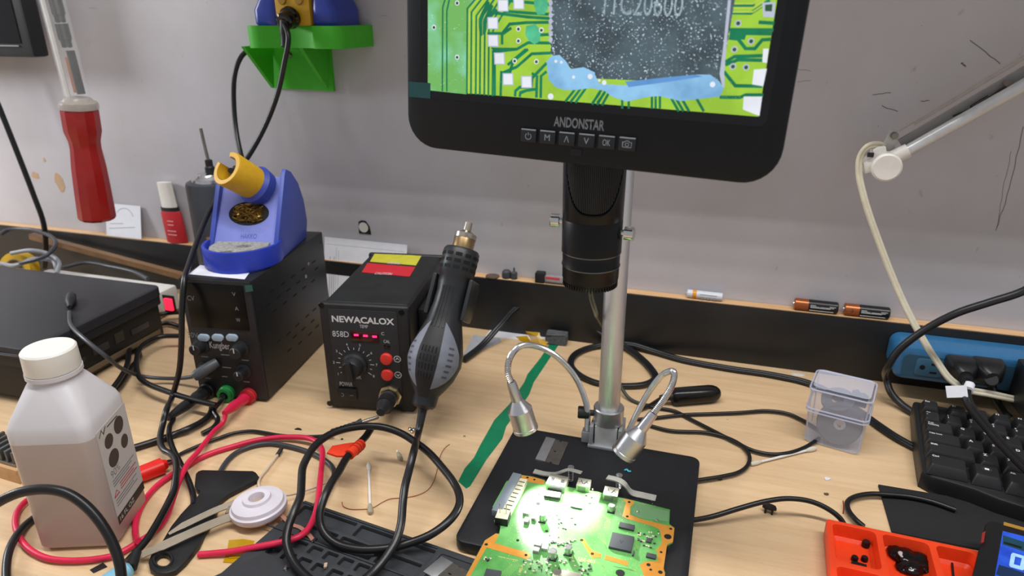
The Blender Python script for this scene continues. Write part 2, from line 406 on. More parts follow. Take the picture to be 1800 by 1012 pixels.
for x, y in ((565, 350), (625, 310), (680, 270), (738, 230), (795, 190), (540, 430), (600, 385), (655, 345), (710, 303), (812, 226), (578, 460), (635, 418), (690, 375), (743, 332), (792, 295),
             (600, 632), (655, 588), (705, 540), (760, 490), (800, 455), (690, 605), (740, 562), (790, 518), (660, 680), (720, 640), (775, 590), (815, 548)):
    a = SF.st(*c4(x, y))
    if sl is None: sl = part('vent_slot', rbox(BM(), -5, 5, -.9, .9, -.5, .15, 0, SF.M(*a)), SLOT, psu); sl0 = a
    else:
        k = clone(sl); d = SF.e*(a[0]-sl0[0])+SF.u*(a[1]-sl0[1]); k.parent = psu; k.location = (Matrix.Rotation(-math.radians(PA), 3, 'Z') @ d)*MM
for x, y in ((767, 203), (752, 270), (835, 80)): part('case_screw', lathe(BM(), [(0, .3), (2.2, .3), (2.6, -.2)], 12, SF.M(*SF.st(*c4(x, y)))), STEEL if y > 100 else BLK, psu)
# sheet of paper under the iron stand
TOPP = PH
pp = [G(x, y, TOPP) for x, y in ((332, 482), (352, 466), (438, 480), (430, 491))]
single('paper_slip', 'white paper slip under the blue iron stand on the power supply', 'paper', prism(BM(), [(p.x, p.y) for p in pp], TOPP, TOPP+.3), PAPER)

# ================================================================ soldering iron stand on the supply
BLU = mat('blue plastic', '3c4ea6', .42, var=.05); BLUL = mat('light blue plastic', '7d86cf', .5, var=.04); YEL = mat('yellow plastic', 'c79a1e', .45, var=.08)
IA = 14.; IO = G(402, 482, TOPP+.5) + V((0, 0, .0))
ie = V((math.cos(math.radians(IA)), math.sin(math.radians(IA)), 0)); ig = V((-ie.y, ie.x, 0)); IM = RZ(IO, IA)
st = thing('soldering_iron_stand', 'blue soldering iron stand with sponge tray, brass wool and yellow holder', 'iron stand', IO+ig*70, IA)
def yz(x): return IM @ Matrix(((0, 0, 1, x), (1, 0, 0, 0), (0, 1, 0, 0), (0, 0, 0, 1)))     # (depth, height) outline extruded along width
side = [(38, 0), (138, 0), (147, 20), (143, 48), (131, 72), (112, 90), (98, 96), (92, 92), (48, 24)]
for s in (-1, 1): part('side_wall', prism(BM(), side, -2.5, 2.5, yz(s*38), bev=1), BLU, st)
core = [(38, 0), (136, 0), (144, 20), (140, 47), (128, 68), (110, 84), (100, 86), (48, 19)]
part('sloping_face', prism(BM(), core, -36, 36, yz(0)), BLUL, st, 'pale blue sloping front')
sl_n = V((0, -(86-19), 52)).normalized(); SFm = frame(IM @ V((0, 48, 19)), ie, (IM.to_3x3() @ V((0, 52, 67))).normalized())
part('wool_opening', lathe(BM(), [(0, .2), (1, .2)], 28, SFm @ Matrix.Translation((0, 38, 0.1)) @ Matrix.Diagonal((24, 15, 1, 1))), mat('opening dark', '15130f', .8), st)
wb = BM()
for i in range(26):
    p = [V((random.uniform(-20, 20), 38+random.uniform(-12, 12), random.uniform(0, 2.5))) for _ in range(5)]
    p = [q for q in p if (q.x/22)**2+((q.y-38)/13.5)**2 < 1]
    if len(p) > 2: sweep(wb, smoothpath([SFm @ q for q in p], 5), [(-.9, -.2), (.9, -.2), (.9, .2), (-.9, .2)])
part('brass_wool', wb, mat('brass wool', '8a6e3c', .3, 1), st, 'tangled brass cleaning wool', kind='stuff')
def dshape(w, d, y0, n=14): return [(w*math.cos(PI+PI*i/n), y0+d*math.sin(PI+PI*i/n)) for i in range(n+1)]
out = dshape(44, 44, 44)+[(40, 62), (-40, 62)]; inn = [(x*.91, 44+(y-44)*.91) for x, y in dshape(44, 44, 44)]+[(38, 58), (-38, 58)]
tr = prism(BM(), out, 2, 24, IM, holes=[inn], bev=.8); prism(tr, [(x*.94, y) for x, y in out], 0, 4, IM)
part('sponge_tray', tr, mat('deep blue plastic', '2338a8', .35, var=.05), st, 'deep blue open tray')
sp = prism(BM(), [(-26, 12), (-14, 9), (-8, 16), (-2, 17), (3, 12), (22, 20), (33, 36), (30, 50), (-32, 50), (-33, 30)], 8, 22, IM, holes=[disc(6, 34, 8, 12, 5)], bev=1.5)
part('sponge', sp, mat('grey sponge', '8f8f8d', .95, bump=1., bscale=500, var=.35, scale=350), st, 'grey worn sponge with a hole')
# the open yellow holder
ha = IM @ V((6, 82, 82)); hb = ha + (ie*-.42 - ig*.72 + ZU*.62).normalized()*40
hm = AX(ha, hb, -ig); a0 = -PI/2+.5
part('iron_holder', lathe(BM(), [(14.5, 40), (19.5, 40), (20.5, 38), (19, 0), (14, 0), (14, 40)], 30, hm, a0, a0+2*PI-1.0), YEL, st, 'yellow slotted sleeve')
part('holder_liner', lathe(BM(), [(0, 16), (14, 16), (14.2, 14)], 24, hm), mat('dark ochre plastic', '8a6a1a', .7), st)  # liner in a darker ochre than the sleeve
part('iron_tip', lathe(BM(), [(0, 16), (4, 16), (3, 32), (0, 34)], 12, hm @ Matrix.Translation((-3, -3, 0))), mat('burnt metal', '2a2622', .6), st)
part('holder_collar', lathe(BM(), [(0, -14), (21, -14), (23, -2), (19, 3), (0, 3)], 24, hm), mat('shadow blue plastic', '34439a', .5), st)
textp('HAKKO', Face(SFm.translation, SFm.col[0].xyz, SFm.col[1].xyz), (423, 419), (452, 411), mat('blue print', '5560b0', .5), st, n=.4)

# ================================================================ hot-air station
HO, HA = V((-399.18, -249.25, 0)), 9.75
HW, HD, HH = 98.59, 167.75, 129.6
e = V((math.cos(math.radians(HA)), math.sin(math.radians(HA)), 0)); g = V((-e.y, e.x, 0)); HM = RZ(HO, HA)
hot = thing('hot_air_station', 'black hot-air rework station with red digits and yellow and red stickers on top', 'rework station', HO+e*HW/2+g*HD/2, HA)
part('case', B(1.5, HW-1.5, 6, HD, 3, HH-1, 7, HM, 3), mat('dusty black steel', '1d1e20', .45, bump=.15, bscale=2500, var=.3, scale=40, dust='4a4a48'), hot)
part('front_frame', B(0, HW, -1, 7, 2, HH, 5, HM, 3), BLK, hot)
part('rear_frame', B(0, HW, HD-5, HD+2, 2, HH, 5, HM, 3), BLK, hot)
HF = Face(HO+g*-1, e, ZU); c5 = cr(540, 370, .3656)
for x in (8, HW-8):
    for y in (12, HD-12): part('foot', lathe(BM(), [(0, 0), (6, 0), (7, 3), (0, 3)], 12, HM @ Matrix.Translation((x, y, 0))), BLK, hot)
part('face_plate', frect(BM(), HF, c5(98, 470), c5(462, 930), 0, .7, .3, 3), mat('matt black plate', '232427', .55), hot)
for x, y in ((68, 455), (453, 490), (108, 927), (447, 948)):
    part('corner_screw', lathe(BM(), [(0, .4), (3, .4), (3.4, 0)], 14, HF.M(*HF.st(*c5(x, y)))), GLOSS, hot)
textp('NEWACALOX', HF, c5(121, 533), c5(418, 518), mat('logo print', 'd3d4d6', .5), hot, 'logo', n=.85, bold=.03)
for s, a, b2 in (('TEMP', (254, 562), (292, 549)), ('858D', (124, 603), (200, 580)), ('C', (358, 597), (371, 583)), ('CAL', (369, 634), (398, 621)), ('AIR', (224, 806), (260, 788)), ('POWER', (159, 840), (218, 824))):
    textp(s, HF, c5(*a), c5(*b2), WHT, hot, n=.85)
dw = part('display_window', frect(BM(), HF, c5(208, 576), c5(348, 632), .7, 1.4, .3), mat('red filter', '3a0a0d', .15), hot, 'dark red display window')
SEG = mat('lit red segment', 'ff2060', .5, emit=3.)
for x, y in ((238, 595), (282, 599), (326, 603)): part('digit_dash', frect(BM(), HF, c5(x-11, y-5), c5(x+11, y+5), 1.4, 1.7), SEG, dw, 'glowing red dash')
kc = HF.st(*c5(232, 735)); 
kn = part('air_knob', lathe(BM(), [(0, 0), (14.2, 0), (13.8, 4), (11.6, 6), (10.4, 15), (9.4, 16.5), (0, 17)], 32, HF.M(*kc, .7)), BLK, hot)
part('grip_bar', rbox(BM(), -3.2, 3.2, -12, 11, 16, 21, 1.5, HF.M(*kc, .7) @ Matrix.Rotation(.12, 4, 'Z')), BLK, kn)
tick = BM()
for i in range(15):
    a = math.radians(215-i*250/14); strokes(tick, [[(kc[0]+17*math.cos(a), kc[1]+17*math.sin(a)), (kc[0]+(21.5 if i % 2 == 0 else 19.5)*math.cos(a), kc[1]+(21.5 if i % 2 == 0 else 19.5)*math.sin(a))]], .7, .9, HF.M())
part('dial_ticks', tick, WHT, hot)
for i, d in enumerate('12345678'):
    a = math.radians(215-i*250/7); M = HF.M(kc[0]+24.2*math.cos(a)-1, kc[1]+24.2*math.sin(a)-1.4, .9)
    part('dial_numeral', text_bm(d, M, h=3.0), WHT, hot)
for x, y in ((383, 710), (387, 786)):
    k = part('red_button', lathe(BM(), [(0, 0), (6.9, 0), (6.8, 2), (6.0, 3.4), (0, 4.4)], 28, HF.M(*HF.st(*c5(x, y)), .7)), RED if 0 else mat('red button', 'd8372c', .4), hot, 'red round button')
    a = HF.st(*c5(x+51, y+2)); part('arrow_ring', strokes(BM(), [[(a[0]+3.6*math.cos(t*PI/10), a[1]+3.6*math.sin(t*PI/10)) for t in range(21)], [(a[0]-1.6, a[1]-(.8 if y < 750 else -.8)), (a[0], a[1]+(1.4 if y < 750 else -1.4)), (a[0]+1.6, a[1]-(.8 if y < 750 else -.8))]], .8, .9, HF.M()), WHT, hot)
part('calibration_hole', lathe(BM(), [(0, .1), (3.6, .1), (3.8, 0)], 16, HF.M(*HF.st(*c5(385, 653)), .8)), GLOSS, hot)
rk = part('rocker_switch', frect(BM(), HF, c5(153, 845), c5(237, 903), .5, 2.2, .6), GLOSS, hot)
a = HF.st(*c5(195, 877)); part('rocker', rbox(BM(), -11, 11, -7, 7, 1, 4, 1, HF.M(*a) @ Matrix.Rotation(.1, 4, 'Y')), BLK, rk)
part('rocker_mark', strokes(BM(), [[(a[0]-5+2*math.cos(t*PI/8), a[1]+2*math.sin(t*PI/8)) for t in range(17)], [(a[0]+4, a[1]), (a[0]+8, a[1])]], .7, 4.6, HF.M()), GRYP, rk)
HT = Face(HO+ZU*(HH-1), e, g)
def sticker(pts, m, s, a, b2, lb):
    k = part('warning_sticker', fpoly(BM(), HT, [c5(*q) for q in pts], 0, .35), m, hot, lb)
    textp(s, HT, c5(*a), c5(*b2), WHT, k, n=.5)
sticker([(302, 246), (327, 203), (549, 219), (523, 264)], mat('yellow sticker', 'c9c43a', .5, var=.08), 'WARNING', (380, 258), (452, 250), 'yellow sticker near the back')
sticker([(262, 297), (290, 253), (520, 272), (492, 318)], mat('red sticker', 'c92432', .5, var=.08), 'CAUTION', (322, 308), (412, 301), 'red sticker')
# connector at the lower right of the face
ca = HF.at(*HF.st(*c5(405, 880)), .5); cb = ca + (e*-.30 - g*.80 + ZU*-.42).normalized()*26
cm = frame(ca, e, ZU)
nut = part('connector_nut', lathe(BM(), [(0, 0), (13, 0), (13, 5), (11, 5.2), (11, 13), (10, 14), (0, 14)], 8, cm), mat('nut brass steel', 'cfc4a8', .25, 1), hot, 'bright hexagonal connector nut')
# cradle on the right side
HS = Face(HO+e*HW, g, ZU)
cw = HM @ V((HW+2, 62, 62))
part('cradle_plate', B(HW-1, HW+9, 35, 105, 40, 112, 3, HM), BLK, hot)
# ---- handpiece resting in the cradle
hB = GD(744, 716, 719.); hT = GY(824, 393, -165.)
hx = AX(hB, hT); ax = (hT-hB); hl = ax.length; ax.normalize(); fr = (CAM-(hB+hT)/2); fr = (fr-ax*fr.dot(ax)).normalized()
sd = ax.cross(fr)*-1
hmx = Matrix(((sd.x, fr.x, ax.x, hB.x), (sd.y, fr.y, ax.y, hB.y), (sd.z, fr.z, ax.z, hB.z), (0, 0, 0, 1)))
hmx = hmx @ Matrix.Rotation(-.35, 4, 'Z')
k = hl/200.
hp = thing('hot_air_handpiece', 'black hot-air handpiece with grey grips and steel nozzle, cradled beside the station', 'hot air gun', hB)
prof = [(0, 1), (10, 0), (12.5, 3), (13, 14), (17, 20), (24, 32), (28.5, 48), (28, 60), (24, 75), (19, 92), (16.5, 110), (16, 124), (17, 132), (17.2, 140), (19.3, 143), (19.5, 168), (17.5, 171), (12, 172), (0, 172)]
HB = mat('handpiece black', '24262a', .4, bump=.1, var=.1)
part('handle_body', lathe(BM(), [(r, z*k) for r, z in prof], 40, hmx), HB, hp)
def patch(bm, t0, t1, f0, f1, off, n=20, m=10):
    """skin over the handle between heights t0..t1 and angle functions f0, f1"""
    def rad(z):
        for (r0, z0), (r1, z1) in zip(prof, prof[1:]):
            if z0 <= z <= z1: return r0+(r1-r0)*(z-z0)/max(z1-z0, 1e-6)
        return 10
    gr = []
    for i in range(n+1):
        t = t0+(t1-t0)*i/n; a, b2 = f0((t-t0)/(t1-t0)), f1((t-t0)/(t1-t0)); r = rad(t)+off
        gr.append([bm.verts.new(hmx @ V((r*math.cos(a+(b2-a)*j/m), r*math.sin(a+(b2-a)*j/m), t*k))) for j in range(m+1)])
    for A, C in zip(gr, gr[1:]):
        for j in range(m): bm.faces.new((A[j], A[j+1], C[j+1], C[j]))
    return bm
GG = mat('grey grip rubber', '767a86', .55)
c0 = PI/2+.05
part('grip_panel', patch(BM(), 20, 92, lambda u: c0+.42-.12*u, lambda u: c0+.42-.12*u+.95*math.sin(PI*min(1, u**.8))**.8, .5), GG, hp, 'grey rubber grip')
part('grip_panel', patch(BM(), 20, 92, lambda u: c0-.42+.12*u-.75*math.sin(PI*min(1, u**.8))**.8, lambda u: c0-.42+.12*u, .5), GG, hp, 'grey rubber grip')
part('grip_spine', patch(BM(), 12, 128, lambda u: c0-.42+.05*u, lambda u: c0+.42-.05*u, .9, 24, 8), BLK, hp)
vs = BM()
for r0 in range(4):
    for q in range(5):
        t = 30+r0*9; a = c0-.26+q*.13; patch(vs, t, t+6.2, lambda u: a-.025, lambda u: a+.025, 1.1, 2, 1)
part('vent_slots', vs, SLOT, hp)
rb = BM()
for q in range(4): patch(rb, 84, 128, lambda u: c0-.33+q*.2-.03, lambda u: c0-.33+q*.2+.03, 1.7, 8, 1)
part('grip_ribs', rb, HB, hp)
gv = BM()
for s in (-1, 1):
    for q in range(6): patch(gv, 34+q*6, 36+q*6, lambda u: c0+s*.72, lambda u: c0+s*.95, .8, 1, 2)
part('grip_grooves', gv, mat('groove grey', '4a4d56', .6), hp)
cs = BM()
for ring in range(3):
    for q in range(12): patch(cs, 147+ring*7, 150.5+ring*7, lambda u: q*PI/6+.06, lambda u: q*PI/6+.42, .25, 1, 3)
part('collar_slots', cs, SLOT, hp)
part('heater_tube', lathe(BM(), [(0, 165*k), (11.5, 165*k), (11.5, 186*k), (10.8, 187.5*k), (0, 187.5*k)], 30, hmx), mat('tinted steel', 'a58c66', .3, 1), hp, 'heat-tinted steel tube')
part('nozzle', lathe(BM(), [(11.8, 183*k), (11.8, 188*k), (6, 191*k), (4.4, 192*k), (4.2, 201*k), (3, 201*k), (3, 195*k)], 26, hmx), mat('nozzle steel', 'b4ada2', .32, 1), hp, 'narrow steel nozzle')
part('cable_boot', lathe(BM(), [(0, -26), (3.6, -26), (4.6, -2), (8, 0), (8, 3), (0, 3)], 16, AX(hB, hB+(GD(735, 762, 712)-hB)*-1)), BLK, hp)
for s, q in ((-1, 0), (1, 0)):
    c = hmx @ V((s*20.5, -4, 118*k)); part('cradle_prong', rbox(BM(), -2.2, 2.2, -14, 12, -22, 22, 1.5, Matrix.Translation(c) @ hmx.to_3x3().to_4x4()), mat('prong black', '2c2e31', .3), hot)
c = hmx @ V((0, -19, 118*k)); part('cradle_arm', rbox(BM(), -22, 22, -5, 2, -18, 18, 1.5, Matrix.Translation(c) @ hmx.to_3x3().to_4x4()), BLK, hot)
# ================================================================ digital microscope: plate, pole, lens tube, monitor, two lamps
PLx, PLy, PLz, PLW, PLL = -182.8, -240.46, 11.93, 187.84, 176.65
mic = thing('digital_microscope', 'digital microscope with a lit monitor, silver pole and two gooseneck lamps on black plate', 'microscope', (PLx+PLW/2, PLy-PLL/2, 0))
PLATE = mat('black powder coat', '17191d', .42, bump=.35, bscale=2200, var=.15, dust='39393c')
part('base_plate', prism(BM(), rrect(PLx, PLx+PLW, PLy-PLL, PLy, 9), 2.5, PLz, bev=1.2), PLATE, mic)
for x in (14, PLW-14):
    for y in (14, PLL-14): part('rubber_foot', lathe(BM(), [(0, 0), (7, 0), (8, 2.5), (0, 2.5)], 16, Matrix.Translation((PLx+x, PLy-y, 0))), BLK, mic)
POLE = V((-86.47, -241.0, 0)); px_, py_ = POLE.x, POLE.y
part('pole', lathe(BM(), [(0, PLz+8), (10.6, PLz+8), (10.6, 375), (9.6, 377), (0, 377)], 40, Matrix.Translation(POLE)), mat('satin aluminium tube', 'd6d7da', .34, 1, var=.04, scale=900, bump=.3, bscale=3500), mic)
part('collar', lathe(BM(), [(10.6, 36), (14.2, 36), (15, 37), (15, 52.5), (14.2, 53.5), (10.6, 53.5)], 40, Matrix.Translation(POLE)), ALU, mic)
part('pole_block', B(px_-11, px_+11, py_-11.5, py_+11, PLz+2.5, 36, .8), mat('cast aluminium', 'c9cccc', .55, .35), mic)
br = part('bracket', B(px_-17, px_+17, py_-15, py_+14, PLz, PLz+3, .6), mat('grey steel', '9a9da1', .5, .4), mic)
for s in (-1, 1): part('bracket_cheek', B(px_+s*14.2-1.8, px_+s*14.2+1.8, py_-14, py_+13, PLz+2, PLz+24, .6), _mats['grey steel'], br)
kb = part('collar_knob', lathe(BM(), [(0, 0), (3, 0), (3, 5), (6.2, 6), (6.2, 16), (5.4, 17), (0, 17)], 12, AX(V((px_-13, py_-3, 45)), V((px_-40, py_-8, 45)))), BLK, mic, 'small black thumb knob')
part('cable_clip', B(px_-25, px_-16, py_-8, py_+2, PLz, PLz+12, 1), _mats['grey steel'], mic)
# lens tube
TX = GD(1037, 500, 524); tz = TX.z; TM = Matrix.Translation((TX.x, TX.y, 0))
TUB = mat('lens black', '0e1114', .36, var=.1, spec=.3)
part('lens_tube', lathe(BM(), [(0, tz+1), (17.5, tz+1), (20, tz+3.5), (21, tz+7), (21.2, tz+16), (21.6, tz+16.6), (21.6, tz+17.4), (21.2, tz+18), (21.4, tz+27), (22.0, tz+27.6), (22.0, tz+52), (21.7, tz+52.5), (22, tz+53), (22.4, tz+88), (22.4, 338), (0, 338)], 56, TM), TUB, mic)
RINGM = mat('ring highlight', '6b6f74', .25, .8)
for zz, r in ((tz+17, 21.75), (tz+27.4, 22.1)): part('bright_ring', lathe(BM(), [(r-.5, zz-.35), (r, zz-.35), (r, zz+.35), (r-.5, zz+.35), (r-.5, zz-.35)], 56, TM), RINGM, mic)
kn = BM()
for i in range(56):
    a = 2*PI*i/56; rbox(kn, 18.6, 20.6, -.55, .55, tz+1.0, tz+4.6, 0, TM @ Matrix.Rotation(a, 4, 'Z'))
part('knurled_rim', kn, TUB, mic, kind='stuff')
part('lens_glass', lathe(BM(), [(0, tz+.5), (12, tz+.8), (12, tz+1.2)], 30, TM), mat('lens glass', '20303a', .05), mic)
gp = BM(); aim = math.atan2(CAM.y-TX.y, CAM.x-TX.x)
N_ = 34
for i in range(N_):
    u = (i+.5)/N_*2-1; a = aim+u*.98; z0 = 285+ (28*(abs(u)**3.2)); rbox(gp, 22.2, 23.0, -.42, .42, z0, 336, 0, TM @ Matrix.Rotation(a, 4, 'Z'))
part('ribbed_grip', gp, mat('grip black', '16181b', .5), mic, kind='stuff')
rim = [TM @ V((22.8*math.cos(aim+u*1.02), 22.8*math.sin(aim+u*1.02), 336 if abs(u) == 1 and q else 283+28*abs(u)**3.2)) for q, u in [(1, -1)]+[(0, i/14-1) for i in range(29)]+[(1, 1)]]
part('grip_edge', sweep(BM(), rim, circ(.7, 6)), TUB, mic)
for (x, y), s in (((984, 381), -1), ((1099, 394), 1)):
    c = V((TX.x+s*22, TX.y-2, GD(x, y, 520).z)); M = AX(c, c+V((s, -.12, 0)))
    k = part('focus_knob', lathe(BM(), [(0, 0), (2.5, 0), (2.5, 2), (5, 2.4), (5, 8.4), (4.2, 9), (0, 9)], 24, M), STEEL, mic, 'knurled chrome knob')
part('tube_arm', B(TX.x-12, TX.x+12, TX.y+8, py_+8, 322, 340, 2), BLK, mic)
part('pole_clamp', lathe(BM(), [(10.6, 318), (16, 318), (16, 345), (10.6, 345)], 32, Matrix.Translation(POLE)), STEEL, mic)
# monitor
mc = V((-91.65, -390.71, 429.88)); yw, tl, rl = math.radians(-5.16), math.radians(1.98), math.radians(-1.9)
e0 = V((math.cos(yw), math.sin(yw), 0)); n0 = V((math.sin(yw), -math.cos(yw), 0)); u0 = math.cos(tl)*V((0, 0, 1))-math.sin(tl)*n0
SC = Face(mc, math.cos(rl)*e0+math.sin(rl)*u0, math.cos(rl)*u0-math.sin(rl)*e0)
bez = part('monitor_housing', prism(prism(BM(), rrect(-125, 125, -107.5, 86, 22, 8), -8, -.3, SC.M(), bev=1.6), rrect(-121, 121, -103, 82, 20, 8), -13, -8, SC.M()), mat('monitor black', '11151b', .45, bump=.12, bscale=3000, var=.06, spec=.3), mic)
part('monitor_mount', B(-25, 25, -95, -62, -13.5, -10, 2, SC.M()), BLK, mic)
gl = part('glass_border', fpoly(BM(), SC, [(738.5, -262), (1437, -330), (1436, -300), (1348, 213), (1340, 221), (1328, 222), (739, 171)], -.3, -.05), mat('dark glass', '0c0d10', .08, var=.02), mic)
def emat(name, c, strength=1., var=.1, scale=60., spark=None, thr=.66, sscale=1500, c2=None, c2ax=None):
    N = NT(name); b = N.b
    ns = N.noise(scale, 3, .6, N.coords()); c = lin(c)
    hi = lin(c2) if c2 else tuple(min(1, v*(1+var)) for v in c[:3])+(1,)
    r = N.ramp([(.38, tuple(v*(1-var) for v in c[:3])+(1,)), (.62, hi)]); N.l(ns, 0, r, 0); src = (r, 0)
    if spark:
        n2 = N.noise(sscale, 2, .55, N.coords()); n3 = N.noise(90, 2, .5, N.coords())
        ad = N.n('ShaderNodeMath', operation='MULTIPLY_ADD'); N.l(n3, 0, ad, 0); ad.inputs[1].default_value = .22; N.l(n2, 0, ad, 2)
        r2 = N.ramp([(thr, (0, 0, 0, 1)), (thr+.05, (1, 1, 1, 1))]); N.l(ad, 0, r2, 0); src = N.mix((r2, 0), src, lin(spark))
    b.inputs['Base Color'].default_value = (.01, .01, .01, 1); b.inputs['Roughness'].default_value = .15; b.inputs['Specular IOR Level'].default_value = .2
    N.l(src[0], src[1], b, 'Emission Color'); b.inputs['Emission Strength'].default_value = strength; return N.m
E_LIME = emat('screen lime', '9cc83c', 1, .1, 40, spark='e8ffe0', thr=.86)
E_PALE = emat('screen pale green', '7fc96a', 1, .2, 25, spark='f4fffa', thr=.80, sscale=1100, c2='8fdcc0')
E_DARK = emat('screen dark green', '0f7a52', 1, .15, 60, spark='d8fff0', thr=.84)
E_CHIP = emat('screen chip grey', '45535a', 1, .18, 50, spark='cfe2f2', thr=.735, sscale=900, c2='53646c')
E_FLUX = emat('screen flux blue', '7fb4e2', 1, .12, 40, c2='94c8ee')
E_FLU2 = emat('screen flux shade', '5f93cd', 1, .08, 60)
E_WHT = emat('screen pad white', 'e6e9f2', 1, .04)
E_GREY = emat('screen pad grey', 'b9bfd2', 1, .06)
E_TEAL = emat('screen solder mask blob', '52bb8c', 1, .15, 90, spark='e6fff8', thr=.82)
E_HOLE = emat('screen hole', '2c5236', 1, .2)
E_YEL = emat('screen trace yellow', 'b9d254', 1, .1, 60)
scr_l = []
def SL(m, n):
    for q in scr_l:
        if q[0] is m and q[2] == n: return q[1]
    b = BM(); scr_l.append((m, b, n)); return b
def spoly(m, n, pts, c): fpoly(SL(m, n), SC, [c(*p) for p in pts], n, n)
def sline(m, n, pts, w, c): strokes(SL(m, n), [[SC.st(*c(*p)) for p in pts]], w, n, SC.M())
def sdot(m, n, x, y, r, c, ry=None):
    a = SC.st(*c(x, y)); prism(SL(m, n), disc(a[0], a[1], r*.122, 16, ry and ry*.122), n, n, SC.M())
c6 = cr(700, 0, .3261); c7 = cr(1040, 0, .326)
A = lambda x, y: (x, y)
spoly(E_LIME, 0, [(752, -248), (1411, -315), (1366, 0), (1333, 205), (752, 158)], A)
spoly(E_PALE, .03, [(160, -560), (600, -560), (420, 0), (372, 60), (368, 508), (160, 486)], c6)
for p in ([(238, 492), (240, 40), (252, 0), (300, -200)], [(262, 494), (262, 60), (275, 0), (330, -200)]): sline(E_DARK, .06, p, 1.1, c6)
for i, x in enumerate((370, 392, 418, 440, 464, 486, 508)):
    sline(E_DARK, .06, [(x, 506+i*2), (x+3, 45+i*20), (x+60+i*6, -20+i*5), (x+160, -130)], 1.25, c6)
for i, x in enumerate((381, 405, 429, 452, 475)): sline(E_YEL, .05, [(x, 506), (x+3, 50+i*20), (x+60, -15)], .7, c6)
for p in ([(520, 516), (520, 300), (505, 272), (640, 265), (700, 230), (830, 232)], [(552, 518), (556, 385), (600, 395), (620, 330), (700, 265)], [(556, 395), (640, 360), (720, 290), (830, 285)],
          [(630, 520), (632, 490), (655, 470), (720, 468), (722, 420), (800, 340)], [(655, 522), (658, 500), (690, 488), (745, 480)], [(745, 526), (748, 410), (720, 395)], [(768, 528), (770, 410), (800, 385)],
          [(480, 180), (560, 180), (600, 130), (690, 122), (820, 120)], [(520, 70), (700, 92), (820, 100)], [(560, 240), (560, 185), (610, 150)], [(575, 60), (700, 70), (830, 78)], [(820, 185), (740, 190), (700, 200)], [(555, 0), (830, 25)], [(590, 350), (690, 265)]):
    sline(E_DARK, .06, p, 1.8, c6)
spoly(E_DARK, .05, [(480, 0), (540, 60), (500, 95), (470, 180), (440, 200), (430, 110), (460, 40)], c6)
for x, y in ((565, 30), (650, 18), (510, 125), (512, 220), (546, 316), (592, 427), (692, 442)):
    spoly(E_GREY, .12, [(x-30, y-33), (x+28, y-33), (x+30, y+32), (x-28, y+32)], c6); spoly(E_WHT, .14, [(x-24, y-28), (x+23, y-28), (x+25, y+27), (x-23, y+27)], c6)
for x, y in ((318, 16), (193, 147), (318, 308), (648, 156), (772, 162), (648, 220), (628, 328), (745, 332)): sdot(E_WHT, .12, x, y, 13, c6); sdot(E_HOLE, .14, x, y+1, 8, c6)
sdot(E_WHT, .12, 822, 520, 16, c6)
spoly(E_TEAL, .1, [(735, -60), (800, -60), (808, 40), (790, 78), (750, 80), (732, 30)], c6)
spoly(E_TEAL, .1, [(690, 140), (740, 130), (768, 165), (765, 220), (735, 240), (700, 215), (685, 185)], c6)
for i in range(9): sdot(E_GREY, .16, 822, 20+i*33-70, 11, c6, 14)
# the chip and its lettering
spoly(E_CHIP, .1, [(832, -700), (1900, -700), (1815, 0), (1745, 400), (1745, 455), (1000, 420), (880, 330), (822, 290)], c6)
part('screen_lettering', text_bm('11C20600', SC.M(*SC.st(*c7(62, 78)), .14), w=SC.st(*c7(490, 60))[0]-SC.st(*c7(62, 78))[0], h=13), emat('screen etched letters', '8fa3ad', 1, .2, 300, spark='f0f6ff', thr=.72), mic)
spoly(E_GREY, .12, [(735, 0), (752, 0), (728, 240), (715, 390), (718, 470), (705, 470), (690, 400), (712, 230)], c7)
# right strip
for p in ([(752, 68), (860, 70), (920, 30), (960, 0)], [(740, 160), (980, 162)], [(745, 178), (970, 182)], [(740, 205), (790, 210), (830, 262), (880, 262), (920, 215), (965, 212)], [(720, 335), (770, 305), (925, 300)], [(720, 350), (790, 322), (925, 325)], [(712, 385), (775, 462), (920, 465)], [(690, 524), (800, 525), (830, 512), (925, 512)], [(760, 30), (880, 30)], [(900, 120), (985, 125)]):
    sline(E_DARK, .06, p, 1.9, c7)
spoly(E_DARK, .05, [(745, 178), (835, 182), (825, 215), (740, 205)], c7)
for i in range(3): sline(E_YEL, .08, [(752, 20+i*22), (870, 20+i*22), (930, -20+i*22)], .8, c7)
for x, y in ((770, 266), (762, 358), (833, 362), (860, 222), (790, 125)): sdot(E_GREY, .12, x, y, 15, c7); sdot(E_HOLE, .14, x, y+1, 9, c7)
for q in ([(920, 15), (990, 10), (985, 95), (925, 90)], [(925, 262), (955, 262), (945, 340), (920, 335)], [(875, 375), (945, 370), (925, 465), (865, 455)], [(820, 520), (920, 520), (905, 625), (815, 590)]):
    spoly(E_WHT if q[0][0] != 920 else E_GREY, .12, q, c7)
spoly(E_HOLE, .14, [(935, 25), (975, 22), (972, 62), (935, 60)], c7)
